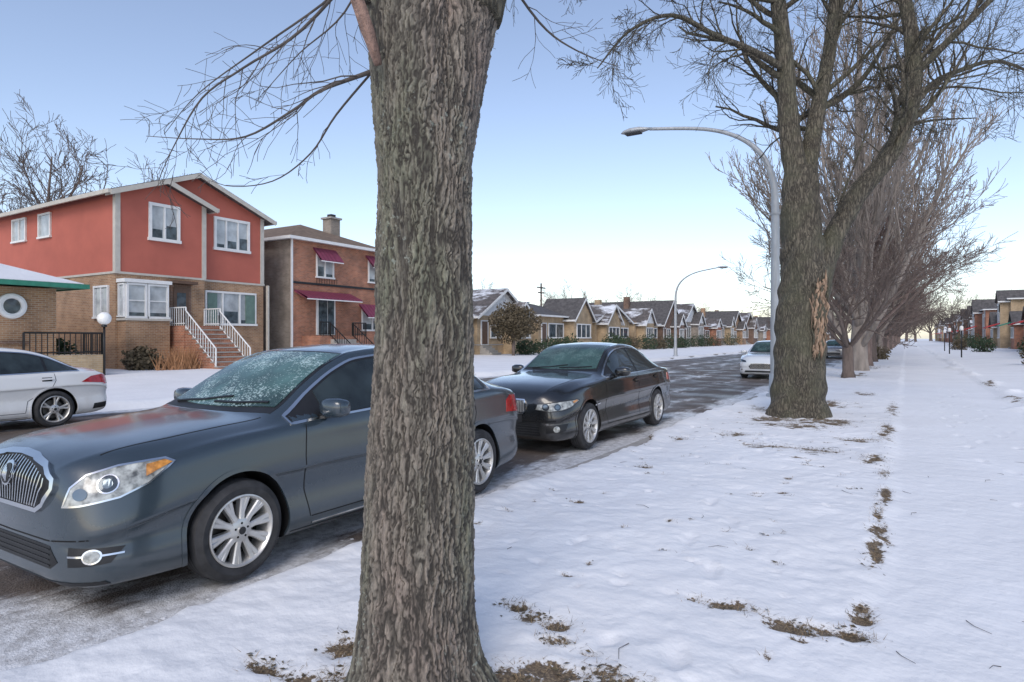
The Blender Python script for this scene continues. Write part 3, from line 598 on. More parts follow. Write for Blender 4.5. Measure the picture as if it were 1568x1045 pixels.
for k in range(9): aw.bar((-30.3,26.7+k*.2,4.75),(-30.3,26.7+k*.2,5.15),.015,'iron',5)
dr=Acc(); dr.box(-30.49,-30.42,26.8,28.3,1.7,4.0,'white'); dr.box(-30.42,-30.38,26.95,27.6,1.75,3.85,'glass'); dr.box(-30.42,-30.38,27.68,28.15,1.75,3.85,'glass')
st_=Acc(); st_.box(-30.5,-29,25.8,29.6,-.2,1.65,'bred')
for k in range(7): st_.box(-29+k*.28,-28.72+k*.28,26.6,28.4,-.2,1.44-k*.21,'conc')
rail(st_,(-29.05,25.85,1.65),(-29.05,26.6,1.65),.8,'iron',6); rail(st_,(-29.05,28.4,1.65),(-29.05,29.55,1.65),.8,'iron',9); rail(st_,(-29,26.6,1.6),(-27.1,26.6,.2),.8,'iron',10); rail(st_,(-29,28.4,1.6),(-27.1,28.4,.2),.8,'iron',10)
finish('red_brick_house',(-38,29,0),wa,rf,tr,gl,[('awnings',aw),('door',dr),('front_steps',st_)])
# --- tan bungalow, far left
wa,rf,tr,gl=parts()
wa.box(-38,-27,2.5,11.4,-.3,3.35,'bbrown'); hip(rf,tr,-38,-27,2.5,11.4,3.5,5.0,.7,'shing','green')
v=[(-26.35,1.85,3.56),(-26.35,12.05,3.56),(-28.6,9.9,4.35),(-28.6,4.0,4.35)]; rf.add(v+[(x,y,z_-.07) for x,y,z_ in v],[(0,1,2,3),(0,4,5,1),(1,5,6,2),(2,6,7,3),(3,7,4,0)],'snowr')
tr.lathe([(.0,.26),(.10,.28),(.12,.36),(.1,.44),(0,.46)],(-27,10.0,2.65),'white',28); gl.lathe([(.02,.0),(.03,.27)],(-27,10.0,2.65),'glass',28)
winx(tr,gl,-27,4,7,1.6,3.0,2,'blind'); tr.box(-27,-26.95,8.6,10.5,1.3,1.42,'bdark')
st_=Acc(); st_.box(-27,-25.6,9.8,12.4,-.2,.9,'btan'); rail(st_,(-25.65,9.85,.9),(-25.65,12.35,.9),.8,'iron',14); rail(st_,(-25.65,12.35,.9),(-27,12.35,.9),.8,'iron',8)
finish('tan_brick_bungalow',(-32,7,0),wa,rf,tr,gl,[('porch',st_)])
# --- generic row
def bungalow(name,xf,y0,y1,wm,rm,style,ze=3.5,zr=5.6,sg=1,seed=0,snow=.5,dp=13):
    R=random.Random(seed); wa,rf,tr,gl=parts(); xb=xf-sg*dp; X0,X1=min(xf,xb),max(xf,xb)
    wa.box(X0,X1,y0,y1,-.3,ze,wm); tr.box(X0-.03,X1+.03,y0-.03,y1+.03,.9,1.0,'conc')
    w=y1-y0
    if style=='hip':
        hip(rf,tr,X0,X1,y0,y1,ze+.02,zr,.45,rm)
    elif style=='gable':
        gable(rf,tr,X0,X1,y0,y1,ze,zr,top=rm,wallm='white' if R.random()<.3 else wm,wa=wa)
    else:
        rf.exy([(X0-.4,ze-.1),(X1+.4,ze-.1),((X0+X1)/2,zr)],y0-.3,y1+.3,rm); tr.box(X0-.45,X1+.45,y0-.3,y1+.3,ze-.25,ze-.1-.004,'white')
    ys_=y0+w*(.08 if R.random()<.5 else .5); ye_=ys_+w*.4; xw=xf+sg*1.1
    wa.box(min(xf,xw),max(xf,xw),ys_,ye_,-.3,ze-.15,wm)
    gable(rf,tr,min(xf-sg*3,xw),max(xf-sg*3,xw),ys_,ye_,ze-.15,ze+w*R.uniform(.12,.19),ov=.35,ovx=.3,top=('snowr' if R.random()<.5 else 'patchy') if R.random()<snow else 'shing',wallm='white' if R.random()<.35 else wm,wa=wa)
    winx(tr,gl,xw,ys_+.5,ye_-.5,1.5,ze-.7,2,'glass',.12,sg)
    o0=ye_+.3 if ys_<y0+w*.3 else y0+.4; o1=y1-.4 if ys_<y0+w*.3 else ys_-.3
    if o1-o0>3: winx(tr,gl,xf,o0+1.5,o1,1.5,ze-.7,1,'glass',.12,sg)
    tr.box(min(xf,xf+sg*.06),max(xf,xf+sg*.06),o0+.1,o0+1.2,.9,3.0,'white'); gl.box(min(xf,xf+sg*.08),max(xf,xf+sg*.08),o0+.25,o0+1.05,1.0,2.9,'door')
    if sg>0:
        winy(tr,gl,y0,xf-3.5,xf-2.2,1.6,ze-.7,1)
        winy(tr,gl,y0,xf-7.5,xf-6.2,1.6,ze-.7,1)
    st_=Acc()
    for k in range(5): st_.box(min(xf+sg*k*.3,xf+sg*(k+1)*.3),max(xf+sg*k*.3,xf+sg*(k+1)*.3),o0,o0+1.4,-.2,.85-k*.18,'conc')
    if ze>5:
        winx(tr,gl,xf,y0+.8,y0+2.4,5,6.3,1,'glass',.1,sg); winx(tr,gl,xf,y1-2.4,y1-.8,5,6.3,1,'glass',.1,sg); winx(tr,gl,xw,ys_+.5,ye_-.5,5,6.3,1,'glass',.1,sg)
        if sg>0: winy(tr,gl,y0,xf-3.5,xf-2.2,5,6.3,1)
        else: winy(tr,gl,y0,xf+2.2,xf+3.5,5,6.3,1); winy(tr,gl,y0,xf+2.2,xf+3.5,1.8,3.2,1)
    if R.random()<.7: wa.box((X0+X1)/2-.4,(X0+X1)/2+.4,y0+w*.3,y0+w*.3+.7,ze,zr+.8,wm)
    return finish(name,((X0+X1)/2,(y0+y1)/2,0),wa,rf,tr,gl,[('front_steps',st_)])
bungalow('brick_bungalow',-30.5,34.6,41.6,'bdark','shing','gable',3.5,5.6,seed=2)
bungalow('brick_bungalow',-30,43.2,51.2,'btan','patchy','gable',3.4,5.7,seed=3,snow=1)
bungalow('brick_bungalow',-30,53.5,64.5,'btan','shing','hip',3.7,5.5,seed=5,snow=.2)
so=Acc(); 
for k in range(4): so.exx([(53.6+k*1.15,4.02+k*.32),(54.6+k*1.15,4.32+k*.32),(54.6+k*1.15,4.36+k*.32),(53.6+k*1.15,4.06+k*.32)],-36,-33.5,'cglass')
so.build('solar_panels')
bungalow('brick_bungalow',-30,66.5,77,'btan','patchy','gable',3.5,5.4,seed=7,snow=1)
bungalow('brick_bungalow',-30,79,88,'btan','shingb','side',3.6,6,seed=8)
cols=['bdark','bgrey','bred','btan','bbrown']; yy=90; k=0
while yy<330:
    w=8+ (k%3); bungalow('brick_bungalow',-30,yy,yy+w,cols[k%5],['shing','patchy','shingb','shing'][k%4],['gable','gable','hip','side'][k%4],3.6+(k%2)*.5,7.0 if k%4<2 else 6.0,seed=20+k,snow=.35); yy+=w+2; k+=1
yy=46;k=0; vr=random.Random(77)
while yy<330:
    w=vr.choice([7.5,8,9,10]); two=vr.random()<.62; xf_=11.5+vr.uniform(-.6,1.2)
    bungalow('brick_house' if two else 'brick_bungalow',xf_,yy,yy+w,vr.choice(['bred','bbrown','bred','bred','btan','bred']),vr.choice(['shing','shing','patchy','shingb']),vr.choice(['hip','gable','hip','side']),vr.uniform(6.2,6.9) if two else 3.6,vr.uniform(7.8,8.9) if two else 5.8,sg=-1,seed=60+k,snow=.2)
    if k%2==0 or k<8:
        aw=Acc(); x_=xf_-1.1; aw.exy([(x_,3.6),(x_-1.5,3.1),(x_-1.5,2.95),(x_,3.45)],yy+1,yy+3.4,'redaw' if k%4!=1 else 'green'); aw.build('awning')
    yy+=w+2.2;k+=1

# ------------------------------------------------------------ street furniture
def street_lamp(x,y,sg,H=1.0):
    a=Acc(); e=empty('street_lamp',(x,y,0))
    pts=[(0,-.05),(0,3),(0,4.7),(-.05,5.5),(-.32,6.2),(-.9,6.75),(-1.8,7.12),(-3.3,7.38)]; rad=[.125,.11,.095,.082,.068,.056,.05,.045]
    P,Rd=cr([Vector((x+sg*p,y,q*H)) for p,q in pts],rad,6); a.tube(P,Rd,16,'pole')
    a.lathe([(-.05,.22),(.10,.22),(.12,.16),(.6,.145),(.62,.12)],(x,y,0),'pole',20,'z'); a.lathe([(-.01,.12),(.04,.13)],(x,y,4.65*H),'pole',18,'z')
    a.build('pole',e,smooth=True)
    h=Acc(); hx=x-sg*3.3; hz=7.38*H
    n=14; rings=[(0,.045,.045),(.12,.10,.07),(.3,.17,.11),(.55,.18,.11),(.75,.12,.07),(.85,.02,.02)]
    vs=[];fs=[]
    for (l,w,hh) in rings:
        for k in range(n):
            t=6.283*k/n; vs.append((hx-sg*l,y+w*math.cos(t),hz+(hh*math.sin(t) if math.sin(t)>0 else hh*.45*math.sin(t))))
    for i in range(len(rings)-1):
        for k in range(n): fs.append((i*n+k,i*n+(k+1)%n,(i+1)*n+(k+1)%n,(i+1)*n+k))
    h.add(vs,fs+[tuple(range(n)),tuple(range(5*n,6*n))],'pole')
    h.build('luminaire',e,smooth=True)
    l=Acc(); l.box(min(hx-sg*.25,hx-sg*.7),max(hx-sg*.25,hx-sg*.7),y-.1,y+.1,hz-.075,hz-.035,'dark'); l.build('lens',e)
street_lamp(-2.83,17.3,1); street_lamp(-15.9,51,-1,.95)
for yy in (85,150): street_lamp(-2.6,yy,1)
street_lamp(-15.9,120,-1)
e=empty('globe_lamp_post',(-25.6,12.4,0)); a=Acc(); a.tube([Vector((-25.6,12.4,0)),Vector((-25.6,12.4,2.0))],[.045,.04],10,'iron'); a.lathe([(-.0,.09),(.06,.1),(.1,.05)],(-25.6,12.4,1.93),'iron',16,'z'); a.build('post',e,smooth=True)
a=Acc(); a.lathe([(-.24*math.cos(t),.24*math.sin(t)) for t in np.linspace(.3,3.1416,14)],(-25.6,12.4,2.25),'globe',24,'z'); a.build('globe',e,smooth=True)
a=Acc(); a.tube([Vector((-43.7,78.7,0)),Vector((-43.7,78.7,9.2))],[.16,.12],8,'bark3'); a.box(-43.8,-43.6,77.6,79.8,8.5,8.65,'bark3'); a.box(-43.8,-43.6,77.9,79.5,7.8,7.95,'bark3'); a.build('utility_pole')
for (x,y) in ((3.6,60),(3.4,72),(3.7,88)):
    a=Acc(); a.tube([Vector((x,y,0)),Vector((x,y,2.1))],[.05,.045],8,'iron'); a.lathe([(0,.1),(.05,.14),(.3,.12),(.36,.02)],(x,y,2.1),'globe',12,'z'); a.build('yard_lamp_post',smooth=True)

# ------------------------------------------------------------ cars
def pchip(xk,yk,x):
    xk=np.array(xk,float);yk=np.array(yk,float);h=np.diff(xk);d=np.diff(yk)/h;m=np.zeros(len(xk));m[0]=d[0];m[-1]=d[-1]
    for i in range(1,len(xk)-1):
        if d[i-1]*d[i]>0:
            w1=2*h[i]+h[i-1];w2=h[i]+2*h[i-1]; m[i]=(w1+w2)/(w1/d[i-1]+w2/d[i])
    x=np.asarray(x,float); i=np.clip(np.searchsorted(xk,x)-1,0,len(xk)-2); t=(x-xk[i])/h[i]
    return (2*t**3-3*t**2+1)*yk[i]+(t**3-2*t**2+t)*h[i]*m[i]+(-2*t**3+3*t**2)*yk[i+1]+(t**3-t**2)*h[i]*m[i+1]
BUICK=[(0,.24,.45,.52,.50,.47,.66,.38,.76,.79),(.05,.20,.62,.69,.50,.63,.70,.50,.85,.88),(.15,.18,.74,.80,.52,.735,.75,.58,.90,.94),(.32,.18,.80,.86,.56,.80,.82,.64,.94,.98),
(.60,.18,.84,.895,.62,.845,.89,.66,.975,1.01),(.96,.18,.86,.908,.66,.86,.94,.68,1.005,1.045),(1.25,.18,.86,.908,.68,.865,.96,.70,1.025,1.065),(1.40,.18,.86,.908,.68,.865,.97,.69,1.075,1.13),
(1.70,.18,.86,.908,.69,.865,.99,.645,1.25,1.31),(2.0,.18,.86,.908,.69,.865,1.0,.61,1.40,1.46),(2.25,.18,.86,.908,.69,.865,1.01,.585,1.475,1.53),(2.7,.18,.86,.908,.70,.865,1.02,.575,1.505,1.565),
(3.1,.18,.86,.908,.71,.865,1.03,.57,1.495,1.555),(3.5,.18,.86,.908,.72,.86,1.04,.565,1.435,1.50),(3.8,.18,.86,.905,.73,.855,1.045,.575,1.33,1.40),(4.1,.18,.85,.90,.74,.845,1.05,.60,1.19,1.25),
(4.3,.19,.83,.885,.74,.83,1.045,.62,1.11,1.15),(4.5,.20,.80,.86,.73,.80,1.02,.60,1.075,1.115),(4.65,.22,.76,.82,.70,.76,.98,.56,1.04,1.08),(4.72,.25,.70,.76,.66,.70,.90,.5,.98,1.0),(4.75,.30,.62,.68,.62,.62,.80,.45,.85,.88)]
BMW=[(0,.25,.45,.56,.5,.52,.62,.42,.70,.72),(.06,.2,.64,.73,.5,.67,.68,.52,.79,.81),(.18,.18,.76,.84,.54,.77,.745,.60,.855,.88),(.4,.18,.82,.90,.60,.83,.82,.65,.915,.945),(.83,.18,.86,.925,.66,.87,.895,.69,.975,1.0),
(1.3,.18,.87,.925,.69,.875,.935,.71,1.0,1.04),(1.52,.18,.87,.925,.70,.875,.955,.705,1.03,1.07),(1.9,.18,.87,.925,.71,.875,.97,.65,1.22,1.27),(2.2,.18,.87,.925,.71,.875,.98,.61,1.37,1.42),(2.5,.18,.87,.925,.72,.875,.985,.59,1.435,1.485),
(2.9,.18,.87,.925,.72,.875,.99,.58,1.46,1.515),(3.4,.18,.87,.925,.73,.875,1.0,.57,1.43,1.485),(3.8,.18,.87,.925,.74,.87,1.01,.575,1.335,1.395),(4.1,.18,.86,.92,.75,.865,1.015,.60,1.20,1.255),(4.35,.19,.85,.91,.75,.85,1.01,.63,1.09,1.13),
(4.6,.2,.82,.89,.74,.82,1.0,.62,1.05,1.09),(4.8,.24,.78,.85,.70,.77,.95,.56,1.0,1.03),(4.87,.28,.72,.78,.66,.71,.86,.5,.93,.95),(4.9,.32,.64,.70,.62,.63,.76,.44,.80,.83)]
class Car:
    def __init__(s,name,rows,loc,pm,ys=1.0,zs=1.0):
        s.e=empty(name,loc); s.rows=np.array(rows); s.rows[:,0]*=ys
        for c in (6,8,9): s.rows[:,c]*=zs
        s.pm=pm; s.L=s.rows[-1,0]; s.det=Acc(); s.gl=Acc(); s.body()
    def f(s,c,y): return float(pchip(s.rows[:,0],s.rows[:,c],y))
    def body(s):
        R=s.rows; ys=np.unique(np.concatenate([np.linspace(0,.35,14),np.linspace(.35,s.L-.35,84),np.linspace(s.L-.35,s.L,14)]))
        C=[pchip(R[:,0],R[:,c],ys) for c in range(1,10)]; rings=[]
        for i,y in enumerate(ys):
            zb,wb,wm,zm,ws,zs,wr,zr,zt=[c[i] for c in C]
            ctl=[(0,zb),(wb*.6,zb),(wb*.95,zb+.005),(wb+(wm-wb)*.6,zb+.06),(wm-.004,zb+.16),(wm-.030,(zb+.16+zm)/2),(wm-.016,zm-.04),(wm,zm),(wm*.45+ws*.55+.006,(zm+zs)/2+.01),(ws,zs),((wr+ws)/2+.012,(zs+zr)/2),(wr,zr),(wr*.85,zr+(zt-zr)*.42),(wr*.5,zr+(zt-zr)*.82),(0,zt)]
            P,_=cr([(a_,0,b_) for a_,b_ in ctl],[1]*len(ctl),4); half=[(max(0,p.x),p.z) for p in P]
            half[0]=(0,half[0][1]); half[-1]=(0,half[-1][1])
            rings.append([(a_,y,b_) for a_,b_ in half]+[(-a_,y,b_) for a_,b_ in half[-2:0:-1]])
        n=len(rings[0]); vs=[p for r in rings for p in r]; fs=[]
        for i in range(len(rings)-1):
            for k in range(n): fs.append((i*n+k,i*n+(k+1)%n,(i+1)*n+(k+1)%n,(i+1)*n+k))
        fs.append(tuple(range(n))); fs.append(tuple(range((len(rings)-1)*n,len(rings)*n)))
        s.bvh=BVHTree.FromPolygons([Vector(v) for v in vs],fs)
        a=Acc(); a.mats=[s.pm,M['black']]; a.add(vs,fs,s.pm); s.ob=a.build('body',s.e,smooth=True,local=True)
    def arches(s,wy,r,zc):
        s.wy=wy
        for i,y in enumerate(wy):
            for sx in (1,-1):
                c=Acc(); c.mats=[s.pm,M['black']]; c.lathe([(0,r),(1,r)],((.56 if sx>0 else -1.56),y,zc),'black',48)
                n=48; c.F+= [tuple(range(n)),tuple(range(2*n-1,n-1,-1))]; c.I+=[1,1]
                co=c.build('cut'); m=s.ob.modifiers.new('b','BOOLEAN'); m.operation='DIFFERENCE'; m.object=co; m.solver='EXACT'
                co.location=s.e.location; bpy.context.view_layer.update(); dg=bpy.context.evaluated_depsgraph_get()
                me=bpy.data.meshes.new_from_object(s.ob.evaluated_get(dg)); s.ob.modifiers.clear(); s.ob.data=me; bpy.data.objects.remove(co)
        for y in wy:
            pts=[(y+(r+.012)*math.cos(t),zc+(r+.012)*math.sin(t)) for t in np.linspace(-.35,math.pi+.35,40)]
            s.strip(pts,.028,90,.007,s.pm)
    def hit(s,az,p,q):
        if az=='top': o=Vector((p,q,5)); D=Vector((0,0,-1))
        else:
            t=math.radians(az); D=Vector((-math.sin(t),math.cos(t),0)); E=Vector((math.cos(t),math.sin(t),0)); o=E*p-D*8+Vector((0,0,q))
        h=s.bvh.ray_cast(o,D)
        if h[0] is None: return None
        n=h[1]; 
        if n.dot(D)>0: n=-n
        return h[0],n
    def put(s,vs,fs,m,both,acc=None):
        acc=acc or s.det; acc.add([tuple(v) for v in vs],fs,m)
        if both: acc.add([(-v[0],v[1],v[2]) for v in vs],fs,m)
    def decal(s,poly,az,off,m,both=True,cell=.035,skirt=.012,acc=None):
        bm=bmesh.new(); f=bm.faces.new([bm.verts.new((p,q,0)) for p,q in poly])
        bmesh.ops.triangulate(bm,faces=[f])
        for ax in (0,1):
            lo=min(p[ax] for p in poly);hi=max(p[ax] for p in poly); k=lo+cell
            while k<hi:
                pc=[0,0,0];no=[0,0,0];pc[ax]=k;no[ax]=1
                bmesh.ops.bisect_plane(bm,geom=bm.verts[:]+bm.edges[:]+bm.faces[:],plane_co=pc,plane_no=no); k+=cell
        bm.verts.index_update(); vs=[];bad=set();ins=[]
        for i,v in enumerate(bm.verts):
            h=s.hit(az,v.co.x,v.co.y)
            if h is None: bad.add(i); vs.append(Vector((0,0,0)));ins.append(Vector((0,0,0)))
            else: vs.append(h[0]+h[1]*off); ins.append(h[0]-h[1]*skirt)
        fs=[tuple(v.index for v in f.verts) for f in bm.faces if not any(v.index in bad for v in f.verts)]
        n=len(vs)
        for e in bm.edges:
            if len(e.link_faces)==1:
                a_,b_=e.verts[0].index,e.verts[1].index
                if a_ in bad or b_ in bad: continue
                fs.append((a_,b_,n+b_,n+a_))
        bm.free(); s.put(vs+ins,fs,m,both,acc)
    def strip(s,pts,w,az,off,m,closed=False,both=True,res=.03,skirt=.01):
        P=[Vector((p[0],p[1])) for p in pts]
        if closed: P.append(P[0])
        Q=[]
        for i in range(len(P)-1):
            n=max(1,int((P[i+1]-P[i]).length/res))
            for k in range(n): Q.append(P[i].lerp(P[i+1],k/n))
        if not closed: Q.append(P[-1])
        vs=[];ok=[];n=len(Q)
        for i,q in enumerate(Q):
            a_=Q[(i-1)%n] if (closed or i>0) else q; b_=Q[(i+1)%n] if (closed or i<n-1) else q
            t=(b_-a_); t=t.normalized() if t.length>0 else Vector((1,0)); nn=Vector((-t.y,t.x))*w/2
            h1=s.hit(az,*(q+nn));h2_=s.hit(az,*(q-nn)); g=h1 is not None and h2_ is not None; ok.append(g)
            if not g: vs+=[Vector((0,0,0))]*4
            else: vs+=[h1[0]-h1[1]*skirt,h1[0]+h1[1]*off,h2_[0]+h2_[1]*off,h2_[0]-h2_[1]*skirt]
        fs=[]
        for i in range(n if closed else n-1):
            j=(i+1)%n
            if ok[i] and ok[j]:
                for k in range(3): fs.append((i*4+k,i*4+k+1,j*4+k+1,j*4+k))
        s.put(vs,fs,m,both)
    def greenhouse(s,ya,yb_,yc,yq,yr,cowl,top,rg0,rg1,wm,chrome='chrome',cw=.016):
        up=lambda y: s.f(8,y)-.035
        lo=lambda y: s.f(6,y)+.02
        def seg(y0,y1):
            n=max(2,int((y1-y0)/.06)); yy=np.linspace(y0,y1,n+1); return [(y,lo(y)) for y in yy]+[(y,max(up(y),lo(y)+.012)) for y in yy[::-1]]
        s.decal(seg(ya,yr),90,.002,'black',cell=.06,acc=s.gl)
        for y0,y1 in ((ya+.30,yb_-.03),(yb_+.04,yc-.02),(yc+.03,yr-.10)):
            yy=np.linspace(y0,y1,14)
            p=[(y,lo(y)+.015) for y in yy]+[(y,max(up(y)-.025,lo(y)+.03)) for y in yy[::-1]]
            s.decal(p,90,.006,'cglass',cell=.05,skirt=.003,acc=s.gl)
        s.strip(seg(ya-.02,yr+.01),cw,90,.008,chrome,closed=True)
        def ws(y0,y1,b0,b1,in_=.035):
            yy=np.linspace(y0+b0,y1+b1,10); r=[(max(.1,s.f(7,y)-in_),y) for y in yy]
            topc=[(r[-1][0]*k,y1+b1-(b1)*(1-k*k)) for k in (.75,.5,.25,0,-.25,-.5,-.75)]
            botc=[(-r[0][0]*k,y0+b0-b0*(1-k*k)) for k in (.75,.5,.25,0,-.25,-.5,-.75)]
            return r+topc+[(-x_,y_) for x_,y_ in r[::-1]]+botc
        s.decal(ws(cowl-.05,top+.02,.10,.06,.02),'top',.002,'black',both=False,cell=.07,acc=s.gl)
        s.decal(ws(cowl+.02,top-.02,.10,.06,.05),'top',.007,wm,both=False,cell=.07,skirt=.003,acc=s.gl)
        s.decal(ws(rg0,rg1,0.001,-.05,.05),'top',.006,'cglass',both=False,cell=.07,acc=s.gl)
        for x0,x1 in ((-.5,.12),(.0,.55)):
            s.strip([(x0,cowl+.06),((x0+x1)/2,cowl+.075),(x1,cowl+.14)],.018,'top',.018,'black',both=False)
    def seams(s,yd,yb_,yr,wyr,hood):
        lo=.30
        s.strip([(yd+.03,s.f(6,yd)-.0),(yd,.75),(yd,.5),(yd+.04,lo)],.008,90,.0015,'seam')
        s.strip([(yb_,s.f(6,yb_)),(yb_-.01,.6),(yb_+.0,lo)],.008,90,.0015,'seam')
        s.strip([(yr,s.f(6,yr)-.01),(yr+.02,.85),(yr-.04,.74),(wyr-.42,.5),(wyr-.46,lo)],.008,90,.0015,'seam')
        s.strip([(yd+.05,lo),(wyr-.46,lo)],.008,90,.0015,'seam')
        s.strip([(hood[0],hood[1]),(hood[2]*.97,.6),(hood[2],hood[3])],.008,'top',.0015,'seam')
        s.decal([(yd-.15,.185),(wyr-.42,.185),(wyr-.42,.225),(yd-.15,.225)],90,.004,'black',cell=.2)
        for y in (yb_-.12,yr-.10): 
            z_=s.f(6,y)-.10
            s.decal([(y-.11,z_-.02),(y+.08,z_-.015),(y+.085,z_+.015),(y-.11,z_+.012)],90,.028,s.pm,cell=.05,skirt=-.018)
            s.decal([(y-.10,z_-.04),(y+.06,z_-.04),(y+.06,z_+.03),(y-.10,z_+.03)],90,.0012,'seam',cell=.05)
    def mirror(s,y,z_,w=.88):
        for sx in (1,-1):
            n=16; vs=[];fs=[]
            prof=[(0,.3),(.04,.8),(.10,1),(.18,.97),(.235,.75),(.25,.3)]
            for (l,k) in prof:
                for j in range(n):
                    t=6.283*j/n; cx=math.copysign(abs(math.cos(t))**.6,math.cos(t)); sz=math.copysign(abs(math.sin(t))**.7,math.sin(t))
                    vs.append((sx*(w+l),y-.01+.075*cx*k-.0+(.02*l/.25),z_+.075*sz*k))
            for i in range(len(prof)-1):
                for j in range(n): fs.append((i*n+j,i*n+(j+1)%n,(i+1)*n+(j+1)%n,(i+1)*n+j))
            fs+=[tuple(range(n)),tuple(range((len(prof)-1)*n,len(prof)*n))]
            s.det.add(vs,fs,s.pm); s.det.box(min(sx*(w-.10),sx*(w+.06)),max(sx*(w-.10),sx*(w+.06)),y-.03,y+.04,z_-.085,z_-.055,'black')
    def wheels(s,wy,R,zc,xo,nsp,pair,rim=.70):
        for i,y in enumerate(wy):
            for sx in (1,-1):
                a=Acc(); rr=R*rim; X=sx*xo
                g=lambda pr: [(sx*p,q) for p,q in pr]
                a.lathe(g([(-.22,rr),(-.225,R-.04),(-.195,R-.004),(-.16,R),(-.05,R),(-.022,R-.010),(-.002,R-.045),(.004,(R+rr)/2),(-.002,rr+.014),(-.012,rr)]),(X,y,zc),'rubber',56)
                for q in (-.075,-.11,-.145): a.lathe(g([(q-.004,R+.0005),(q+.004,R+.0005)]),(X,y,zc),'seam',56)
                a.lathe(g([(-.012,rr+.004),(.0,rr+.003),(.003,rr-.006),(-.01,rr-.018),(-.045,rr-.026),(-.2,rr-.03)]),(X,y,zc),'alloy',56)
                a.lathe(g([(-.13,rr-.02),(-.13,.0)]),(X,y,zc),'seam',40); a.lathe(g([(-.125,rr*.68),(-.11,rr*.68),(-.11,.05)]),(X,y,zc),'brake',40)
                a.lathe(g([(-.05,.085),(-.022,.08),(-.012,.06),(-.010,.032),(-.004,.030),(-.003,0)]),(X,y,zc),'alloy',28)
                a.lathe(g([(-.0025,.026),(-.0005,.024),(-.0004,0)]),(X,y,zc),'black',20)
                for k in range(5):
                    t=k*6.283/5+.3; a.lathe(g([(-.014,.009),(-.0095,.008),(-.0095,0)]),(X,y+.048*math.cos(t),zc+.048*math.sin(t)),'seam',8)
                for k in range(nsp):
                    for o_ in ((-pair,pair) if pair else (0,)):
                        t0=2*math.pi*k/nsp+.17; t1=t0+o_; c0=(math.cos(t0+o_*.45),math.sin(t0+o_*.45)); c1=(math.cos(t1),math.sin(t1))
                        vs=[]
                        for (cc,rad_,w,xf_,xb_) in ((c0,.055,.016,-.016,-.06),(c0,rr*.5,.013,-.024,-.07),(c1,rr-.012,.015 if pair else .024,-.008,-.06)):
                            px,pz=cc[0]*rad_,cc[1]*rad_; tx,tz=-cc[1],cc[0]
                            vs+=[(X+sx*xb_,y+px-tx*w*1.4,zc+pz-tz*w*1.4),(X+sx*(xf_-.008),y+px-tx*w*1.25,zc+pz-tz*w*1.25),(X+sx*xf_,y+px-tx*w*.7,zc+pz-tz*w*.7),(X+sx*xf_,y+px+tx*w*.7,zc+pz+tz*w*.7),(X+sx*(xf_-.008),y+px+tx*w*1.25,zc+pz+tz*w*1.25),(X+sx*xb_,y+px+tx*w*1.4,zc+pz+tz*w*1.4)]
                        fs=[(b*6+j,b*6+j+1,(b+1)*6+j+1,(b+1)*6+j) for b in range(2) for j in range(5)]
                        a.add(vs,fs,'alloy')
                ob=a.build('wheel',s.e,smooth=True,local=True)
                ob.data.set_sharp_from_angle(angle=math.radians(35))
    def done(s):
        s.ob.data.polygons.foreach_set('use_smooth',[True]*len(s.ob.data.polygons)); s.ob.data.set_sharp_from_angle(angle=math.radians(40))
        o=s.det.build('lamps_grille_trim',s.e,smooth=True,local=True,fix=False); o.data.set_sharp_from_angle(angle=math.radians(50))
        o=s.gl.build('glazing',s.e,smooth=True,local=True,fix=False); o.data.set_sharp_from_angle(angle=math.radians(50))
def ell(cx,cy,rx,ry,n=24): return [(cx+rx*math.cos(6.2832*k/n),cy+ry*math.sin(6.2832*k/n)) for k in range(n)]
ZR=-.10
# gray sedan
P1=paint('slate_metallic_paint',(.030,.046,.060),.15,(.17,.17,.16),.28,.13)
c=Car('gray_sedan',BUICK,(-4.67,1.73,ZR),P1); wy=(.96,3.76)
c.arches(wy,.385,.345); c.wheels(wy,.336,.336,.905,10,.085)
c.greenhouse(1.42,2.66,3.45,3.4,4.02,1.30,2.12,3.62,4.22,'wglass'); c.seams(1.49,2.69,3.68,3.76,(.60,.22,.66,1.28)); c.mirror(1.70,1.09,.84)
gp=[(-.36,.62),(.36,.62),(.44,.66),(.495,.75),(.485,.80),(.36,.865),(.18,.895),(0,.905),(-.18,.895),(-.36,.865),(-.485,.80),(-.495,.75),(-.44,.66)]
c.decal(gp,0,.004,'black',both=False); c.strip(gp,.026,0,.022,'chrome',closed=True,both=False)
for k in range(-11,12):
    x_=k*.038; zt_=.905-.25*(x_/.46)**2*.40; c.strip([(x_*.84,.64),(x_,.76),(x_*.99,zt_-.02)],.010,0,.022,'chrome',both=False,skirt=.0)
c.decal(ell(0,.79,.066,.066),0,.034,'chrome',both=False,cell=.02); c.decal(ell(0,.79,.052,.052),0,.037,'black',both=False,cell=.02)
for k in (-1,0,1): c.decal(ell(k*.018,.79-k*.012,.012,.026,12),0,.041,'chrome',both=False,cell=.02)
def S(az,x,y): t=math.radians(az); return math.cos(t)*x+math.sin(t)*y
hl=[(S(45,.505,.11),.655),(S(45,.63,.13),.665),(S(45,.78,.25),.70),(S(45,.83,.38),.76),(S(45,.83,.54),.865),(S(45,.80,.50),.885),(S(45,.70,.28),.865),(S(45,.60,.17),.825),(S(45,.535,.13),.76)]
c.decal(hl,45,.004,'lampw'); c.strip(hl,.010,45,.009,'chrome',closed=True)
c.decal(ell(S(45,.70,.24),.775,.056,.050),45,.008,'chrome'); c.decal(ell(S(45,.70,.24),.775,.048,.043),45,.011,'lampd'); c.decal(ell(S(45,.70,.24),.775,.026,.024),45,.016,'lampb')
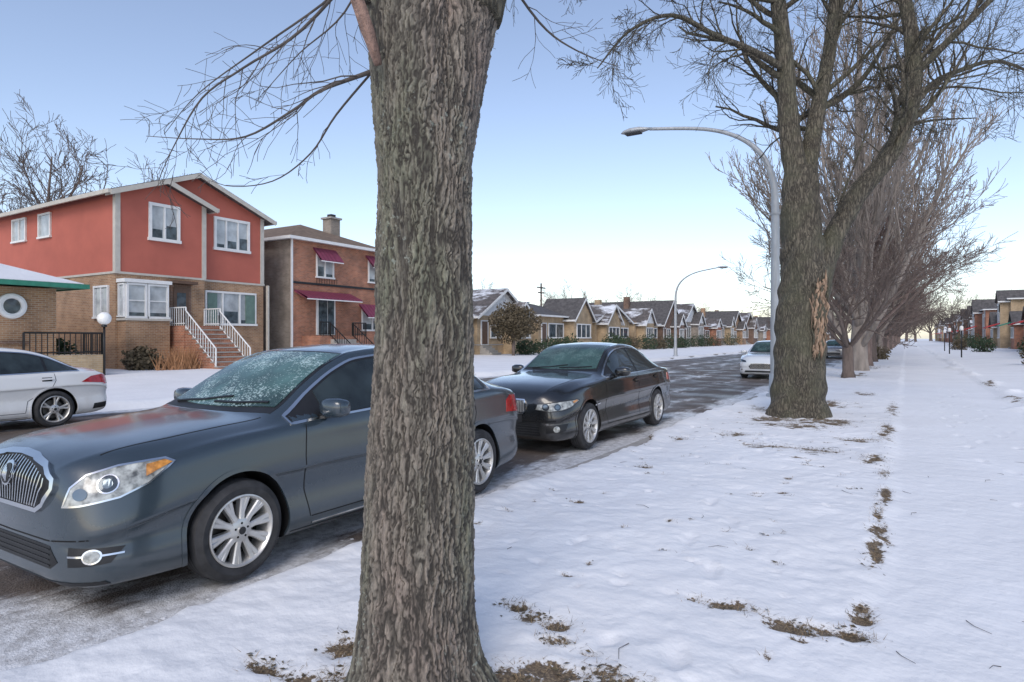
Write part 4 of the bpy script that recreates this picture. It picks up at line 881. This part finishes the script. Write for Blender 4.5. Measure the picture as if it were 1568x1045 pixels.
c.decal(ell(S(45,.60,.15),.725,.040,.032),45,.009,'lampb'); c.decal([(S(45,.81,.38),.80),(S(45,.825,.53),.862),(S(45,.80,.50),.878),(S(45,.78,.40),.86)],45,.010,'amber')
c.decal([(-.50,.30),(.50,.30),(.56,.34),(.50,.43),(-.50,.43),(-.56,.34)],0,.003,'black',both=False)
for k in range(4): c.strip([(-.5,.32+k*.03),(.5,.32+k*.03)],.006,0,.008,'dark',both=False)
c.strip([(-.74,.475),(-.45,.455),(0,.45),(.45,.455),(.74,.475)],.008,0,.0015,'seam',both=False)
c.decal([(S(35,.60,.08),.32),(S(35,.78,.22),.34),(S(35,.80,.28),.42),(S(35,.60,.08),.43)],35,.003,'black')
c.decal(ell(S(35,.71,.16),.38,.050,.040),35,.009,'chrome'); c.decal(ell(S(35,.71,.16),.38,.040,.031),35,.013,'lampw')
c.strip([(S(35,.60,.08),.38),(S(35,.80,.28),.385)],.010,35,.007,'chrome')
c.strip([(-.78,.225),(-.4,.21),(0,.21),(.4,.21),(.78,.225)],.02,0,.006,'black',both=False)
c.strip([(1.55,.25),(3.2,.25)],.012,90,.006,'chrome')
c.decal([(4.30,.80),(4.62,.78),(4.70,.86),(4.66,.96),(4.45,.98),(4.34,.93)],90,.006,'redl'); c.decal([(S(140,.6,4.72),.78),(S(140,.8,4.55),.78),(S(140,.8,4.55),.97),(S(140,.6,4.72),.96)],140,.007,'redl')
c.done()
# black sedan
P2=paint('black_paint',(.010,.011,.012),.1,(.16,.155,.15),.35)
c=Car('black_sedan',BMW,(-4.85,7.72,ZR),P2,1,1.02); wy=(.83,3.82)
c.arches(wy,.385,.345); c.wheels(wy,.338,.338,.93,10,.075,.72)
c.greenhouse(1.60,2.86,3.72,3.6,4.22,1.56,2.42,3.75,4.32,'wglass2'); c.seams(1.45,2.88,3.86,3.82,(.56,.16,.66,1.5)); c.mirror(1.95,1.08,.85)
for kx in (.165,):
    kp=[(kx-.135,.60),(kx-.12,.565),(kx+.11,.565),(kx+.15,.60),(kx+.16,.69),(kx+.13,.745),(kx-.12,.75),(kx-.14,.71)]
    c.decal(kp,0,.004,'black'); c.strip(kp,.020,0,.022,'chrome',closed=True)
    for k in range(10): c.strip([(kx-.11+k*.026,.585),(kx-.11+k*.026,.735)],.009,0,.016,'alloy',skirt=0)
hl=[(S(40,.42,.06),.625),(S(40,.62,.10),.60),(S(40,.76,.20),.615),(S(40,.84,.34),.65),(S(40,.87,.56),.735),(S(40,.84,.52),.755),(S(40,.70,.24),.735),(S(40,.55,.13),.71),(S(40,.44,.08),.70)]
c.decal(hl,40,.005,'lampw'); c.strip(hl,.010,40,.008,'black',closed=True)
for (x_,y_) in ((.56,.10),(.70,.18)): c.decal(ell(S(40,x_,y_),.662,.048,.045),40,.009,'lampd'); c.decal(ell(S(40,x_,y_),.662,.030,.028),40,.014,'lampb')
c.decal([(S(40,.84,.42),.70),(S(40,.86,.52),.735),(S(40,.84,.50),.748),(S(40,.82,.42),.73)],40,.010,'amber')
c.decal([(-.55,.26),(.55,.26),(.52,.42),(-.52,.42)],0,.003,'black',both=False)
for k in range(4): c.strip([(-.53,.29+k*.035),(.53,.29+k*.035)],.008,0,.010,'dark',both=False)
c.decal([(S(35,.60,.06),.30),(S(35,.82,.22),.33),(S(35,.84,.28),.43),(S(35,.60,.06),.41)],35,.003,'black'); c.decal(ell(S(35,.72,.14),.36,.045,.04),35,.012,'lampw')
c.strip([(-.75,.47),(0,.45),(.75,.47)],.010,0,.006,'seam',both=False); c.decal([(-.26,.44),(.26,.44),(.26,.55),(-.26,.55)],0,.012,'dark',both=False)
c.decal(ell(0,.80,.04,.035,14),0,.006,'alloy',both=False,cell=.02)
c.strip([(1.05,.62),(1.22,.64)],.02,90,.006,'chrome'); c.decal([(4.45,.82),(4.74,.80),(4.80,.86),(4.74,.95),(4.5,.95)],90,.006,'redl')
c.done()
# white sedan (far kerb)
P3=paint('white_paint',(.76,.755,.74),.0,(.30,.28,.25),.45)
c=Car('white_sedan',BMW,(-14.05,1.95,ZR),P3,.93,.97); wy=(.80,3.58)
c.arches(wy,.375,.34); c.wheels(wy,.33,.33,.93,5,.16,.72)
c.greenhouse(1.50,2.66,3.46,3.4,4.0,1.45,2.25,3.5,4.05,'wglass2'); c.seams(1.38,2.68,3.58,3.58,(.56,.16,.66,1.4)); c.mirror(1.8,1.02,.85)
c.decal([(4.02,.80),(4.46,.76),(4.5,.86),(4.42,.93),(4.2,.90)],90,.008,'redl'); c.decal([(S(150,.45,4.55),.74),(S(150,.84,4.42),.74),(S(150,.84,4.42),.92),(S(150,.45,4.55),.90)],150,.008,'redl')
c.decal([(4.22,.28),(4.48,.30),(4.48,.40),(4.25,.38)],90,.004,'black'); c.decal([(-.26,.55),(.26,.55),(.26,.68),(-.26,.68)],180,.01,'blind',both=False)
c.done()
# white hatchback, further up the street
P4=paint('silver_white_paint',(.64,.66,.68),.1,(.25,.24,.23),.5)
c=Car('white_hatchback',BUICK,(-4.85,26.4,ZR),P4,.94,.97); wy=(.90,3.5)
c.arches(wy,.375,.34); c.wheels(wy,.325,.325,.905,5,.14,.7)
c.greenhouse(1.36,2.5,3.25,3.2,3.8,1.24,2.0,3.4,3.98,'wglass2'); c.seams(1.4,2.52,3.4,3.5,(.56,.2,.64,1.2)); c.mirror(1.6,1.05,.84)
c.decal([(-.40,.40),(.40,.40),(.46,.50),(.36,.60),(-.36,.60),(-.46,.50)],0,.005,'black',both=False); c.strip([(-.40,.60),(0,.62),(.40,.60)],.02,0,.012,'chrome',both=False)
for k in range(4): c.strip([(-.4,.43+k*.045),(.4,.43+k*.045)],.010,0,.012,'chrome',both=False)
c.decal([(S(45,.45,.10),.66),(S(45,.78,.25),.68),(S(45,.83,.50),.80),(S(45,.70,.28),.78),(S(45,.5,.13),.74)],45,.006,'lampd')
c.decal([(-.62,.26),(.62,.26),(.58,.34),(-.58,.34)],0,.003,'black',both=False); c.decal(ell(S(35,.68,.14),.38,.05,.04),35,.008,'lampw')
c.done()
P5=paint('dark_blue_paint',(.03,.04,.06),.4); P6=paint('grey_paint',(.2,.2,.21),.4)
for k,(x,y,p) in enumerate([(-4.9,56,P6),(-14,88,P5),(-14,120,P6),(-4.9,95,P3)]):
    c=Car('parked_sedan',BMW,(x,y,ZR),p,.95,.97); wy=(.80,3.6); c.arches(wy,.375,.34); c.wheels(wy,.33,.33,.93,5,.16,.72); c.greenhouse(1.52,2.7,3.5,3.4,4.05,1.48,2.3,3.55,4.1,'wglass2')
    c.decal([(S(40,.42,.06),.62),(S(40,.84,.34),.64),(S(40,.86,.5),.73),(S(40,.44,.08),.70)],40,.006,'lampw'); c.decal([(-.5,.3),(.5,.3),(.5,.44),(-.5,.44)],0,.004,'black',both=False); c.done()

# ------------------------------------------------------------ light, sky, camera
w=bpy.data.worlds.new('World'); scene.world=w; w.use_nodes=True; nt=w.node_tree; bg=nt.nodes['Background']
sk=nt.nodes.new('ShaderNodeTexSky'); sk.sky_type='NISHITA'; sk.sun_disc=False; el=math.radians(40); az=math.radians(160)
sk.sun_elevation=el; sk.sun_rotation=az; sk.air_density=1.0; sk.dust_density=.8; sk.ozone_density=1.6
hs=nt.nodes.new('ShaderNodeHueSaturation'); hs.inputs['Saturation'].default_value=.88; hs.inputs['Value'].default_value=1.42
tint=nt.nodes.new('ShaderNodeMix'); tint.data_type='RGBA'; tint.blend_type='MULTIPLY'; tint.inputs[0].default_value=1; tint.inputs[7].default_value=(1.02,.975,.985,1)
nt.links.new(sk.outputs[0],hs.inputs['Color']); nt.links.new(hs.outputs[0],tint.inputs[6]); nt.links.new(tint.outputs[2],bg.inputs[0]); bg.inputs[1].default_value=.15
ld=bpy.data.lights.new('sun','SUN'); ld.energy=1.35; ld.angle=math.radians(28); ld.color=(1,.93,.84); so=bpy.data.objects.new('sun',ld); scene.collection.objects.link(so)
dv=Vector((math.sin(az)*math.cos(el),math.cos(az)*math.cos(el),math.sin(el))); so.rotation_euler=dv.to_track_quat('Z','Y').to_euler(); so.location=dv*50
cd=bpy.data.cameras.new('camera'); cam=bpy.data.objects.new('camera',cd); scene.collection.objects.link(cam); scene.camera=cam
cam.location=(0,0,1.52); cam.rotation_euler=(math.pi/2,0,TH); cd.sensor_width=36; cd.lens=22.5; cd.shift_y=-.003; cd.clip_end=3000; cd.clip_start=.05
scene.view_settings.view_transform='Standard'; scene.view_settings.look='None'; scene.view_settings.exposure=0
